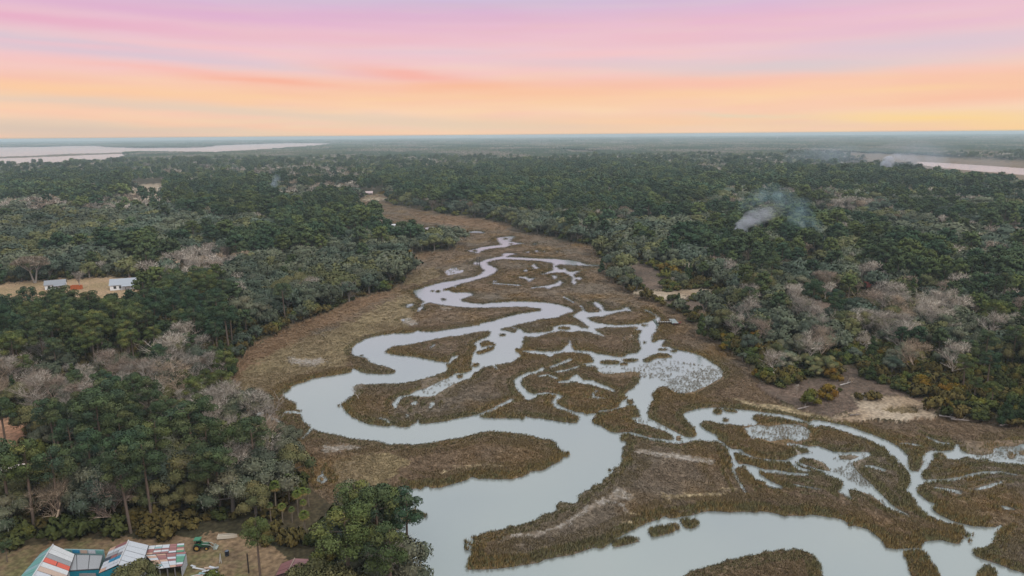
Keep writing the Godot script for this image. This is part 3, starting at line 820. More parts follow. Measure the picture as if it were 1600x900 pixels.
# leaves spread over the skin of several rounded masses
func foliage(s: Sheaf, g: RandomNumberGenerator, masses: Array, count: int, size: float, tones: Array, core: float, droop := 0.0) -> void:
	var weights := PackedFloat32Array()
	var sum := 0.0
	for m in masses:
		var r: Vector3 = m[1]
		sum += r.x * r.z + r.x * r.y
		weights.append(sum)
	var shades := []
	for m in masses:
		var c: Color = tones[g.randi() % tones.size()]
		c = c.lerp(tones[g.randi() % tones.size()], g.randf() * 0.6)
		if size > 0.7:                         # farther crowns read as one rounded mass
			c = c.lerp(tones[0], 0.75)
		shades.append(c * (g.randf_range(0.85, 1.15) if size < 0.7 else g.randf_range(0.94, 1.06)))
		if core > 0.0:
			s.lump(m[0], m[1] * core, c * 0.9, 4, 7, 0.12, g)
	for k in count:
		var pick := g.randf() * sum
		var j := 0
		while weights[j] < pick: j += 1
		var r: Vector3 = masses[j][1]
		var d := Vector3(g.randfn(), g.randfn(), g.randfn()).normalized()
		if d.y < -0.35 and g.randf() < 0.7:
			d.y = -d.y
		var at: Vector3 = masses[j][0] + d * r * g.randf_range(0.82, 1.1)
		var out := (d / r).normalized()
		var t := Vector3(g.randfn(), g.randfn() * (1.0 - droop) , g.randfn()).normalized()
		var b := t.cross((out + Vector3(g.randfn(), g.randfn(), g.randfn()) * 0.55).normalized()).normalized()
		var e := size * g.randf_range(0.6, 1.35)
		var nn := (out * 1.3 + t.cross(b) * 0.5 * signf(t.cross(b).dot(out) + 0.001) + Vector3(0, 0.35, 0)).normalized()
		var shade: Color = shades[j] * (g.randf_range(0.68, 1.32) if size < 0.7 else g.randf_range(0.82, 1.18))
		if droop > 0.0 and g.randf() < droop:
			t = Vector3(0, -1, 0)
			s.tri(at - b * e * 0.35, at + b * e * 0.35, at + t * e * 2.2, nn, shade.lerp(Color(0.15, 0.155, 0.13), 0.75))
			continue
		s.quad(at - t * e * 0.5, at - b * e * 0.42, at + t * e * 0.55, at + b * e * 0.45, nn, shade)


# bare twigs that stand out from several masses: thin slivers
func twigs(s: Sheaf, g: RandomNumberGenerator, masses: Array, count: int, length: float, thick: float, tones: Array) -> void:
	for k in count:
		var m: Array = masses[g.randi() % masses.size()]
		var d := Vector3(g.randfn(), absf(g.randfn()) * 0.9 - 0.1, g.randfn()).normalized()
		var a: Vector3 = m[0] + d * m[1] * g.randf_range(0.35, 0.95)
		var dir := (d + Vector3(g.randfn(), g.randfn() + 0.5, g.randfn()) * 0.4).normalized()
		var side := dir.cross(Vector3(g.randfn(), g.randfn(), g.randfn())).normalized() * thick
		s.tri(a - side, a + side, a + dir * length * g.randf_range(0.6, 1.3), (d + Vector3.UP * 0.6).normalized(), tones[g.randi() % tones.size()] * g.randf_range(0.75, 1.25))


func limb(s: Sheaf, g: RandomNumberGenerator, a: Vector3, dir: Vector3, length: float, r: float, depth: int, tones: Array) -> void:
	var col: Color = tones[g.randi() % tones.size()]
	var pieces := 3 if depth > 1 else 2
	var p := a
	var rad := r
	for k in pieces:
		var bend := Vector3(g.randfn(), g.randfn() * 0.5 + 0.15, g.randfn()) * 0.20
		dir = (dir + bend).normalized()
		var q := p + dir * length / pieces
		s.tube(p, q, rad, rad * 0.78, 5 if depth > 2 else 3, col * g.randf_range(0.85, 1.15))
		rad *= 0.78
		p = q
		if depth > 0:
			var kids := 2 if k < pieces - 1 else 3
			for j in kids:
				var side := Vector3(g.randfn(), g.randf_range(-0.1, 0.7), g.randfn()).normalized()
				limb(s, g, p, (dir * 0.65 + side * 0.85).normalized(), length * g.randf_range(0.5, 0.68), rad * 0.68, depth - 1, tones)


# every kind is built as [trunk mesh, crown mesh] about 1 unit = 1 m, in three levels of detail
func make_tree(sort: String, level: int, s: int) -> Array:
	var g := RandomNumberGenerator.new()
	g.seed = hash(sort) % 100000 + s * 131 + level * 7
	var trunk := Sheaf.new()
	var crown := Sheaf.new()
	var grey := [Color(0.20, 0.175, 0.15), Color(0.26, 0.235, 0.21), Color(0.16, 0.14, 0.12)]
	var leaf_n: int = [1.0, 0.22, 0.07][level] * 1000.0
	var leaf_e: float = [1.0, 2.0, 3.4][level]
	match sort:
		"pine":
			var h := g.randf_range(17.0, 21.0)
			var lean := Vector3(g.randf_range(-1, 1), 0, g.randf_range(-1, 1)) * 0.6
			trunk.tube(Vector3.ZERO, lean * 0.5 + Vector3(0, h * 0.5, 0), 0.36, 0.27, 6, Color(0.13, 0.10, 0.08))
			trunk.tube(lean * 0.5 + Vector3(0, h * 0.5, 0), lean + Vector3(0, h * 0.95, 0), 0.27, 0.08, 6, Color(0.15, 0.11, 0.085))
			var masses := []
			var n := 13
			for k in n:
				var t := (k + 0.5) / n
				var y := lerpf(h * (0.60 if level == 0 else 0.54), h * 0.94, pow(t, 0.8))
				var reach := (3.6 * sqrt(maxf(0.05, 1.0 - t * t * 0.92)) + 0.2) * g.randf_range(0.45, 1.1)
				var a := k * 2.4 + g.randf()
				var at := lean * t + Vector3(cos(a) * reach, y, sin(a) * reach)
				masses.append([at, Vector3(1, 0.72, 1) * (lerpf(1.65, 1.35, t) if level == 0 else lerpf(2.0, 1.6, t)) * g.randf_range(0.75, 1.25)])
				if level < 2:
					trunk.tube(lean * t + Vector3(0, y - 0.9, 0), at, 0.09, 0.03, 3, Color(0.13, 0.105, 0.085))
			foliage(crown, g, masses, int(leaf_n * (5.0 if level == 0 else 2.0)), (0.27 if level == 0 else 0.46) * leaf_e, [Color(0.058, 0.085, 0.042), Color(0.080, 0.108, 0.048), Color(0.050, 0.074, 0.046), Color(0.098, 0.113, 0.052)], 0.5 if level == 0 else 0.72)
		"oak":
			var h := g.randf_range(9.5, 12.0)
			trunk.tube(Vector3.ZERO, Vector3(0.2, h * 0.35, 0.1), 0.5, 0.36, 6, grey[0])
			var masses := []
			for k in 11:
				var a := k * 2.4 + g.randf()
				var reach := 0.0 if k == 0 else sqrt(k / 10.0) * 4.6 * g.randf_range(0.8, 1.1)
				var y := h * (0.80 - 0.36 * pow(reach / 5.0, 2.0)) * g.randf_range(0.88, 1.1)
				var at := Vector3(cos(a) * reach, y, sin(a) * reach)
				masses.append([at, Vector3(g.randf_range(1.6, 2.3), g.randf_range(1.3, 1.9), g.randf_range(1.6, 2.3)) * (1.0 if level == 0 else 1.3)])
				if level < 2:
					trunk.tube(Vector3(0.2, h * 0.33, 0.1), at, 0.2, 0.06, 4, grey[k % 3])
			foliage(crown, g, masses, int(leaf_n * (5.4 if level == 0 else 2.3)), (0.31 if level == 0 else 0.50) * leaf_e, [Color(0.082, 0.094, 0.062), Color(0.108, 0.115, 0.076), Color(0.066, 0.083, 0.056), Color(0.124, 0.119, 0.078)], 0.72, 0.12)
		"bare":
			var h := g.randf_range(11.0, 14.0)
			if level == 0:
				limb(trunk, g, Vector3.ZERO, Vector3(g.randf_range(-0.1, 0.1), 1, g.randf_range(-0.1, 0.1)).normalized(), h * 0.52, 0.36, 3, [grey[0] * 1.3, grey[1] * 1.4, grey[2] * 1.3])
			else:
				trunk.tube(Vector3.ZERO, Vector3(0, h * 0.4, 0), 0.32, 0.22, 4, grey[1])
				for k in (9 if level == 1 else 4):
					var a := k * 2.4
					trunk.tube(Vector3(0, h * 0.36, 0), Vector3(cos(a) * 2.6, h * g.randf_range(0.75, 0.98), sin(a) * 2.6), 0.24, 0.06, 3, grey[k % 3] * 1.45)
			var masses := []
			for k in 8:
				var a := k * 2.4 + g.randf()
				var reach := 0.0 if k == 0 else g.randf_range(1.6, 3.2)
				masses.append([Vector3(cos(a) * reach, h * g.randf_range(0.6, 0.86), sin(a) * reach), Vector3(2.0, 2.0, 2.0) * g.randf_range(0.8, 1.1)])
			var twig_tones := [Color(0.27, 0.235, 0.20), Color(0.36, 0.325, 0.285), Color(0.20, 0.17, 0.14)]
			twigs(crown, g, masses, [1300, 340, 110][level], [1.2, 1.6, 2.4][level], [0.032, 0.085, 0.26][level], twig_tones)
		"shrub":
			var masses := []
			for k in 7:
				var a := k * 2.4 + g.randf()
				var reach := 0.0 if k == 0 else g.randf_range(1.0, 2.3)
				masses.append([Vector3(cos(a) * reach, g.randf_range(1.4, 3.4) - reach * 0.35, sin(a) * reach), Vector3(g.randf_range(1.0, 1.6), g.randf_range(0.9, 1.4), g.randf_range(1.0, 1.6))])
				if level == 0:
					trunk.tube(Vector3.ZERO, masses[k][0], 0.1, 0.03, 3, grey[k % 3])
			if level > 0:
				trunk.tube(Vector3.ZERO, Vector3(0, 2, 0), 0.15, 0.05, 3, grey[0])
			foliage(crown, g, masses, int(leaf_n * 1.1), 0.40 * leaf_e, [Color(0.100, 0.100, 0.028), Color(0.080, 0.092, 0.032), Color(0.125, 0.100, 0.028), Color(0.065, 0.078, 0.030)], 0.75)
		"cedar":
			var h := g.randf_range(10.0, 13.0)
			trunk.tube(Vector3.ZERO, Vector3(0, h * 0.9, 0), 0.28, 0.05, 5, grey[0])
			var masses := []
			for k in 12:
				var t := k / 11.0
				var a := k * 2.4 + g.randf()
				var reach := lerpf(2.0, 0.1, t) * g.randf_range(0.6, 1.1)
				masses.append([Vector3(cos(a) * reach, lerpf(1.6, h * 0.95, t), sin(a) * reach), Vector3(1, 1.05, 1) * lerpf(1.75, 0.75, t)])
			foliage(crown, g, masses, int(leaf_n * 1.8), 0.40 * leaf_e, [Color(0.036, 0.058, 0.026), Color(0.050, 0.068, 0.030), Color(0.060, 0.080, 0.030)], 0.75)
		"umbrella":
			for e in [-1.0, 1.0]:
				trunk.tube(Vector3(e * 0.3, 0, 0), Vector3(e * 1.9, 9.0, 0.3), 0.6, 0.42, 6, grey[1])
				for k in 6:
					var a: float = k * 1.05 + e
					trunk.tube(Vector3(e * 1.9, 8.6, 0.3), Vector3(e * 2.5 + cos(a) * 5.5, g.randf_range(12.5, 16.0), sin(a) * 5.5), 0.3, 0.05, 4, grey[k % 3])
			var masses := []
			for k in 15:
				var a := k * 2.4 + g.randf()
				var reach := sqrt(k / 14.0) * 8.6
				masses.append([Vector3(cos(a) * reach, 16.5 - 0.045 * reach * reach + g.randf_range(-0.6, 0.6), sin(a) * reach), Vector3(2.7, 1.9, 2.7)])
			twigs(crown, g, masses, 5600, 1.6, 0.11, [Color(0.27, 0.215, 0.16), Color(0.33, 0.27, 0.21), Color(0.21, 0.165, 0.125)])
		"palm":
			var h := g.randf_range(6.0, 9.0)
			trunk.tube(Vector3.ZERO, Vector3(0.3, h, 0.1), 0.24, 0.20, 7, Color(0.19, 0.155, 0.12))
			for k in 34:
				var a := k * 2.4
				var tilt := lerpf(1.3, -0.75, k / 33.0)
				var dir := Vector3(cos(a) * cos(tilt), sin(tilt), sin(a) * cos(tilt))
				var side := dir.cross(Vector3.UP).normalized()
				var stem := Vector3(0.3, h, 0.1) + dir * 0.75
				crown.tri(Vector3(0.3, h, 0.1) - side * 0.03, Vector3(0.3, h, 0.1) + side * 0.03, stem, Vector3.UP, Color(0.16, 0.18, 0.06))
				for j in 7:
					var f := (j - 3) * 0.30
					var tip := stem + (dir * cos(f) + side * sin(f)) * g.randf_range(0.9, 1.15) + Vector3(0, -0.28 * absf(f) - 0.15, 0)
					var ww := side * 0.09 * cos(f) + dir * -0.09 * sin(f)
					crown.quad(stem - ww * 0.3, stem.lerp(tip, 0.5) - ww, tip, stem.lerp(tip, 0.5) + ww, (dir * 0.4 + Vector3.UP).normalized(), (Color(0.085, 0.115, 0.036) if tilt > -0.3 else Color(0.20, 0.16, 0.085)) * g.randf_range(0.75, 1.25))
	return [trunk.mesh() if trunk.v.size() else null, crown.mesh()]


# what grows where: photograph place, radii, sort, share
const GROVES := [
	[180, 640, 190, 70, "bare", 0.13], [260, 590, 110, 40, "bare", 0.15], [1300, 520, 260, 60, "bare", 0.08], [330, 720, 110, 60, "bare", 0.22],
	[190, 520, 215, 62, "pine", 0.85], [330, 600, 80, 60, "pine", 0.6], [150, 700, 120, 60, "pine", 0.7], [250, 760, 200, 60, "pine", 0.6], [60, 560, 80, 50, "pine", 0.7],
	[470, 450, 120, 40, "oak", 0.9], [560, 430, 80, 50, "oak", 0.85], [450, 405, 90, 18, "pine", 0.9], [380, 445, 60, 25, "bare", 0.6], [330, 425, 60, 22, "bare", 0.9], [245, 470, 120, 14, "bare", 0.7], [300, 495, 30, 20, "bare", 0.7],
	[430, 740, 90, 60, "oak", 0.7], [480, 820, 100, 40, "oak", 0.8], [330, 640, 60, 40, "bare", 0.3], [100, 610, 120, 40, "bare", 0.2], [120, 770, 200, 50, "oak", 0.35],
	[900, 300, 240, 45, "pine", 0.85], [560, 360, 130, 40, "pine", 0.7], [700, 375, 70, 20, "oak", 0.8], [660, 300, 100, 30, "pine", 0.75], [860, 350, 70, 25, "oak", 0.7], [1010, 385, 90, 25, "oak", 0.75],
	[1170, 400, 110, 30, "pine", 0.55], [1150, 490, 120, 45, "oak", 0.6], [1120, 500, 90, 60, "shrub", 0.4], [1230, 560, 90, 50, "oak", 0.5], [1230, 600, 110, 40, "shrub", 0.65], [1280, 480, 60, 25, "bare", 0.35], [1400, 500, 120, 60, "bare", 0.12], [180, 640, 190, 70, "bare", 0.3],  [300, 450, 90, 30, "bare", 0.45],
	[1400, 590, 80, 30, "shrub", 0.6], [1500, 610, 130, 45, "shrub", 0.6], [1560, 640, 80, 35, "shrub", 0.7], [1430, 440, 60, 30, "pine", 0.6], [1560, 480, 80, 50, "pine", 0.5], [1500, 540, 100, 40, "oak", 0.5], [1340, 560, 60, 25, "shrub", 0.5],
	[1490, 365, 40, 12, "bare", 0.8], [1570, 375, 40, 14, "bare", 0.8], [1350, 335, 60, 8, "bare", 0.8], [1470, 330, 50, 8, "bare", 0.6], [200, 330, 50, 12, "bare", 0.75], [100, 335, 70, 10, "bare", 0.7], [420, 275, 60, 10, "bare", 0.6], [510, 270, 60, 8, "bare", 0.5],
	[730, 275, 70, 8, "bare", 0.6], [880, 250, 100, 8, "bare", 0.6], [1110, 290, 60, 8, "bare", 0.4], [160, 375, 230, 30, "oak", 0.85], [60, 400, 120, 30, "oak", 0.7], [130, 300, 160, 25, "pine", 0.7], [330, 320, 110, 30, "pine", 0.5], [985, 430, 60, 24, "oak", 0.8], [970, 420, 40, 25, "cedar", 0.4],
	[1330, 290, 260, 20, "pine", 0.7], [1250, 400, 80, 30, "oak", 0.6], [1330, 420, 80, 20, "oak", 0.6], [370, 560, 25, 40, "cedar", 0.7], [600, 870, 60, 40, "cedar", 0.35], [560, 830, 60, 40, "shrub", 0.4], [520, 870, 90, 40, "oak", 0.7],
]


func sort_at(uv: Vector2, p: Vector3, g: RandomNumberGenerator) -> String:
	for k in GROVES.size():
		var q: Array = GROVES[k]
		var dx: float = (uv.x - q[0]) / q[2]
		var dy: float = (uv.y - q[1]) / q[3]
		if dx * dx + dy * dy < 1.0 and g.randf() < q[5]:
			return q[4]
	var n := broad.get_noise_2d(p.x * 0.7 + 700.0, p.z * 0.7)
	var m := patchy.get_noise_2d(p.x * 1.2, p.z * 1.2 + 400.0)
	var r := g.randf()
	if m > (0.2 if p.z > -800.0 else 0.12) and r < (0.36 if p.z > -800.0 else 0.7): return "bare"
	if r < (0.15 if p.z > -900.0 else 0.12): return "bare"
	if n > 0.10: return "pine" if r < 0.86 else "oak"
	if n > -0.06: return "pine" if r < 0.42 else "oak"
	return "oak" if r < 0.84 else "cedar"


const TINTS := {
	"umbrella": [Color(1, 1, 1), Color(1, 1, 1), Color(1, 1, 1), Color(1, 1, 1), Color(1, 1, 1)],
	"pine": [Color(0.95, 0.95, 0.95), Color(1.2, 1.12, 0.9), Color(0.68, 0.8, 0.88), Color(1.4, 1.22, 0.85), Color(0.85, 0.8, 0.75)],
	"oak": [Color(1, 1, 1), Color(1.25, 1.12, 0.74), Color(0.82, 0.92, 0.98), Color(1.3, 1.25, 1.2), Color(1.2, 1.1, 0.75)],
	"bare": [Color(1.15, 1.12, 1.1), Color(1.45, 1.4, 1.36), Color(1.05, 0.9, 0.82), Color(1.65, 1.6, 1.55), Color(1.2, 1.02, 0.84)],
	"shrub": [Color(1, 1, 1), Color(1.55, 1.0, 0.6), Color(0.8, 0.95, 0.9), Color(1.25, 1.2, 0.9), Color(0.7, 0.8, 0.9)],
	"cedar": [Color(1, 1, 1), Color(1.15, 1.1, 0.9), Color(0.85, 0.9, 0.95), Color(1.3, 1.2, 0.9), Color(0.9, 0.9, 0.8)],
	"palm": [Color(1, 1, 1), Color(1.2, 1.1, 0.8), Color(0.9, 0.95, 0.9), Color(1, 1, 1), Color(1, 1, 1)],
}
const TINT_WORDS := {
	"umbrella": ["tan", "tan", "tan", "tan", "tan"],
	"pine": ["green", "yellow-green", "blue-green", "pale", "brownish green"],
	"oak": ["grey-green", "yellow-olive", "dark grey-green", "pale silvery", "olive"],
	"bare": ["grey", "pale grey", "pinkish brown", "whitish", "tan"],
	"shrub": ["olive", "orange-tinged", "dark green", "yellow-green", "deep green"],
	"cedar": ["dark green", "mid green", "blackish green", "yellowish green", "dull green"],
	"palm": ["green", "yellow-green", "dark green", "green", "green"],
}
const CALLED := {"umbrella": "bare_tree", "pine": "pine_tree", "oak": "oak_tree", "bare": "bare_tree", "shrub": "shrub", "cedar": "cedar_tree", "palm": "palmetto_tree"}
const SPOKEN := {"umbrella": "umbrella-shaped leafless tree", "pine": "pine", "oak": "spreading oak", "bare": "leafless tree", "shrub": "bushy shrub", "cedar": "cedar", "palm": "palmetto"}
const SINGLES := {"umbrella": 1, "pine": 230, "oak": 230, "bare": 150, "shrub": 150, "cedar": 90, "palm": 20}

var prototypes := {}
var landmarks := [[150, 880, "patchwork-roofed building"], [318, 855, "green tractor"], [463, 892, "rusty-roofed shed"], [40, 745, "white cottage"], [20, 690, "red dirt yard"], [280, 790, "bare red slope"], [90, 447, "small white house"], [195, 447, "grey-roofed house"], [120, 447, "orange shed"],
	[470, 700, "narrow creek mouth"], [365, 575, "left rusty marsh edge"], [545, 475, "upper rusty marsh edge"], [640, 430, "upper left marsh corner"], [720, 370, "far wooded point"], [945, 396, "orange clay bank"], [1050, 460, "sand spit"], [1035, 503, "little dock"], [1390, 640, "sandy clearing"], [1325, 590, "brushy log-strewn bank"], [1365, 443, "red barn"],
	[1150, 385, "smoking brush fire"], [1590, 665, "far right marsh edge"], [1180, 590, "right marsh-edge bend"], [1110, 535, "right reed-filled pond"], [1270, 480, "pinkish brush field"], [605, 365, "house by wooded point"], [540, 395, "white woodland outbuilding"], [510, 800, "palmetto clump"], [600, 850, "near left riverbank"], [55, 410, "tan clearing's left end"], [1490, 500, "right white leafless trees"]]
var used_labels := {}


func proto(sort: String, level: int, k: int) -> Array:
	var key := "%s %d %d" % [sort, level, k]
	if not prototypes.has(key):
		prototypes[key] = make_tree(sort, level, k)
	return prototypes[key]


func tinted(sort: String, k: int, bark: bool) -> StandardMaterial3D:
	var key := "%s %d %s" % [sort, k, bark]
	if not mats.has(key):
		var c: Color = Color(1, 1, 1) if bark and sort != "bare" else TINTS[sort][k]
		# vertex colours carry the leaf tones; the tint may pass 1, so halve it here and double there
		var m := leafy(c)
		mats[key] = m
	return mats[key]


func build_forest() -> void:
	var g := RandomNumberGenerator.new()
	g.seed = 4242
	var spots := []                        # [sort, position, scale, turn, tint, size in the photograph]
	# trees that stand out in the photograph
	var chosen := [["bare", 275, 588, 1.5, 3], ["bare", 235, 655, 1.1, 3], ["bare", 160, 665, 1.2, 1], ["bare", 65, 650, 1.2, 1], ["umbrella", 55, 443, 1.0, 4], ["bare", 235, 445, 1.5, 1], ["bare", 370, 482, 1.3, 3], ["bare", 125, 452, 0.9, 0], ["bare", 560, 622, 0.4, 1], ["bare", 1412, 545, 1.2, 3], ["bare", 1470, 528, 1.25, 3], ["bare", 1552, 545, 1.1, 1], ["bare", 1490, 590, 1.1, 3], ["bare", 1345, 442, 1.0, 1], ["bare", 1425, 505, 1.0, 3], ["bare", 1210, 590, 0.9, 1], ["bare", 1150, 530, 0.8, 1], ["bare", 350, 710, 1.0, 1], ["bare", 135, 640, 1.0, 1], ["bare", 290, 560, 1.2, 3], ["bare", 30, 600, 1.0, 1], ["bare", 545, 470, 1.0, 0],
		["pine", 407, 905, 0.72, 3], ["pine", 95, 820, 1.05, 0], ["pine", 225, 790, 1.15, 0], ["pine", 335, 780, 1.2, 4], ["pine", 250, 770, 1.1, 1], ["pine", 205, 835, 1.05, 4], ["pine", 345, 800, 0.95, 0], ["pine", 10, 700, 0.9, 0], ["cedar", 350, 590, 1.25, 2], ["cedar", 362, 583, 1.0, 0], ["oak", 400, 765, 1.15, 2], ["oak", 55, 690, 1.1, 1], ["oak", 110, 690, 1.0, 1], ["oak", 218, 935, 0.84, 4], ["pine", 12, 880, 0.34, 0],
		["cedar", 545, 850, 0.85, 3], ["oak", 530, 860, 0.8, 2], ["oak", 600, 885, 0.75, 2], ["oak", 560, 905, 0.7, 0], ["oak", 615, 915, 0.6, 3], ["shrub", 500, 895, 1.1, 0], ["shrub", 335, 915, 0.8, 2],
		["palm", 408, 806, 0.75, 0], ["palm", 431, 800, 0.9, 1], ["palm", 452, 788, 0.85, 0], ["palm", 465, 794, 0.7, 0], ["palm", 442, 820, 0.62, 1], ["palm", 457, 818, 0.5, 0], ["palm", 474, 800, 0.7, 1], ["palm", 483, 793, 0.6, 0], ["palm", 466, 808, 0.75, 1], ["palm", 476, 812, 0.55, 1], ["palm", 424, 816, 0.55, 0], ["palm", 478, 845, 0.8, 1], ["palm", 460, 505, 0.8, 1], ["palm", 475, 502, 0.7, 0],
		["shrub", 1130, 545, 0.7, 1], ["shrub", 1300, 592, 1.1, 1], ["shrub", 1292, 622, 1.2, 1], ["shrub", 1265, 630, 1.1, 3], ["shrub", 1195, 590, 1.2, 2], ["shrub", 1225, 602, 1.3, 0], ["shrub", 1440, 605, 1.2, 1], ["shrub", 1470, 620, 1.2, 1], ["shrub", 1380, 585, 0.9, 3], ["cedar", 1570, 662, 0.8, 2], ["cedar", 1595, 660, 0.9, 2], ["cedar", 940, 425, 0.8, 2], ["oak", 955, 440, 0.8, 0], ["oak", 975, 452, 0.8, 0], ["oak", 990, 448, 0.7, 3], ["cedar", 1095, 525, 0.8, 1], ["cedar", 1060, 478, 0.7, 2]]
	for q in chosen:
		var p := ground(q[1], q[2], 1.0)
		spots.append([q[0], p, q[3], g.randf() * TAU, q[4], 1e6 - p.length()])
	var stumps := [Vector2(0, 0)]
	var z := -112.0
	while z > -2600.0:
		var d := -z
		var step := clampf(5.2 + d * 0.0075, 5.6, 17.0)
		var x := -0.98 * d
		while x < 0.98 * d:
			var p := Vector3(x + g.randf_range(-0.42, 0.42) * step, 1.0, z + g.randf_range(-0.42, 0.42) * step)
			x += step
			var uv := on_map(p)
			var kind := map_at(zone_bytes, uv.x, uv.y)
			if map_at(water_bytes, uv.x, uv.y) > 0:
				continue
			if kind == BRUSH:
				if g.randf() > 0.16: continue
			elif kind != WOODS:
				continue
			if uv.y > 1003 and uv.x > 560:
				continue
			if blocked(p, 3.0):
				continue
			var sort := sort_at(uv, p, g)
			var size := g.randf_range(0.62, 1.18) * (1.0 if g.randf() < 0.85 else 1.3)
			if kind == WOODS and d < 270 and uv.x < 520 and sort == "pine" and g.randf() < 0.3:
				sort = "oak"
			if kind == BRUSH:
				sort = "shrub" if g.randf() < 0.3 else "bare"
				size *= 0.42
			# low growth along the marsh edge
			var edge := map_at(zone_bytes, uv.x, uv.y + 3200.0 / d)
			var edge2 := map_at(zone_bytes, uv.x - 9000.0 / d, uv.y)
			if (edge >= MARSH or edge2 >= MARSH) and d < 1100:
				if sort == "pine": sort = "oak"
				size *= 0.72
				if g.randf() < 0.4:
					sort = "shrub"
					size = g.randf_range(0.8, 1.3)
			if kind == WOODS and uv.x < 260 and uv.y > 478 and uv.y < 512: size *= 0.55
			if d > 330 and sort == "oak": size *= lerpf(1.0, 1.7, clampf((d - 330.0) / 250.0, 0, 1))
			if d > 420 and sort == "pine": size *= 1.28
			if uv.x > 900 and uv.y > 470 and sort in ["pine", "oak"]:
				size *= 0.78
			if d > 400 and sort == "shrub": size *= 1.5
			if d > 700 and sort == "bare": size *= 1.15
			var stand := patchy.get_noise_2d(p.x * 1.6 + 300.0, p.z * 1.6)
			if stand > 0.34 and d > 300 and g.randf() < 0.45: continue
			size *= 1.0 + 0.55 * broad.get_noise_2d(p.x * 0.5 + 900.0, p.z * 0.5)
			var tint := 0
			var tn := broad.get_noise_2d(p.x * 1.3 + 90.0, p.z * 1.3) + g.randf_range(-0.2, 0.2)
			tn += 0.9 * patchy.get_noise_2d(p.x * 4.0, p.z * 4.0)
			if d < 270 and uv.x < 520 and g.randf() < 0.4: tn = 0.0
			if tn > 0.3: tint = 3
			elif tn > 0.12: tint = 1
			elif tn < -0.25: tint = 2
			elif g.randf() < 0.3: tint = 4
			var seen := 0.0
			if uv.x > -20 and uv.x < 1620 and uv.y < 960:
				seen = size * (18.0 if sort == "pine" else 11.0) / d
			spots.append([sort, p, size, g.randf() * TAU, tint, seen])
		z -= step * 0.93
	undergrowth(g)
	spots.sort_custom(func(a, b): return a[5] > b[5])
	var left := SINGLES.duplicate()
	var mass := {}
	for s in spots:
		var d: float = s[1].length()
		var sort: String = s[0]
		if left[sort] > 0 and s[5] > 0.0:
			left[sort] -= 1
			single_tree(s, g)
			continue
		var level := 0 if d < 300 else (1 if d < 950 else 2)
		var k := g.randi() % (4 if level < 2 else 3)
		var key := "%s %d %d" % [sort, level, k]
		if not mass.has(key):
			var w: Array[Transform3D] = []
			mass[key] = [w, PackedColorArray(), PackedColorArray()]
		mass[key][0].append(tree_pose(s))
		var tint: Color = TINTS[sort][s[4]] * g.randf_range(0.74, 1.28) * (1.0 + 0.55 * patchy.get_noise_2d(s[1].x * 1.3, s[1].z * 1.3 + 800.0))
		mass[key][1].append(tint)
		mass[key][2].append(Color(1, 1, 1) if sort != "bare" else tint)
	var roots := {}
	for key in mass:
		var bits: PackedStringArray = key.split(" ")
		var sort := bits[0]
		if not roots.has(sort):
			roots[sort] = base({"pine": "pine_forest", "oak": "oak_forest", "bare": "leafless_woods", "shrub": "shrubbery", "cedar": "cedar_woods", "palm": "palmetto_woods"}[sort], Vector3.ZERO)
			tag(roots[sort], {"pine": "dark green pines filling the woods far and wide behind the nearer trees", "oak": "rounded grey-green oaks massed through the woods on both sides of the marsh", "bare": "leafless pinkish grey trees scattered in patches through the evergreen woods", "shrub": "low olive shrubs filling gaps along the marsh edges", "cedar": "dark narrow cedars dotted through the distant woods", "palm": "palmettos in the woods"}[sort], "woods", "", "stuff")
		var pair := proto(sort, int(bits[1]), int(bits[2]))
		scatter("crowns", pair[1], mats.leaf, mass[key][0], mass[key][1], roots[sort])
		if pair[0] and int(bits[1]) < 2:
			scatter("trunks", pair[0], mats.bark, mass[key][0], mass[key][2], roots[sort])
	build_far_forest(g)
	print("trees ", spots.size())


# vines, saplings and brush under the nearer trees: one tangled mass
func undergrowth(g: RandomNumberGenerator) -> void:
	var where: Array[Transform3D] = []
	var tints := PackedColorArray()
	var z := -112.0
	while z > -460.0:
		var x := -0.95 * -z
		while x < -0.95 * z:
			var p := Vector3(x + g.randf_range(-1.6, 1.6), 0.8, z + g.randf_range(-1.6, 1.6))
			x += 3.4 - z * 0.003
			var uv := on_map(p)
			if map_at(zone_bytes, uv.x, uv.y) != WOODS or map_at(water_bytes, uv.x, uv.y) > 0 or (uv.y > 1003 and uv.x > 560) or blocked(p, 1.0):
				continue
			if g.randf() < 0.1:
				continue
			var e := g.randf_range(0.5, 1.2)
			where.append(Transform3D(Basis(Vector3.UP, g.randf() * TAU).scaled(Vector3(e, e * g.randf_range(0.7, 1.5), e)), p))
			var c: Color = [Color(0.95, 0.72, 0.85), Color(0.75, 0.8, 0.95), Color(1.15, 0.85, 1.0), Color(0.6, 0.7, 0.8), Color(1.3, 1.0, 1.2)][g.randi() % 5]
			tints.append(c * g.randf_range(0.7, 1.0))
		z -= 3.4 - z * 0.003
	var root := base("undergrowth", Vector3.ZERO)
	tag(root, "tangled brownish undergrowth beneath the nearer trees", "undergrowth", "", "stuff")
	scatter("brush", proto("shrub", 1, 7)[1], mats.leaf, where, tints, root)


func tree_pose(s: Array) -> Transform3D:
	var e: float = s[2]
	return Transform3D(Basis(Vector3.UP, s[3]).scaled(Vector3(e, (e if e < 1.1 else 1.1 + (e - 1.1) * 0.35) * (0.92 + 0.16 * fposmod(s[3] * 7.0, 1.0)), e)), s[1] - Vector3(0, 0.15, 0))


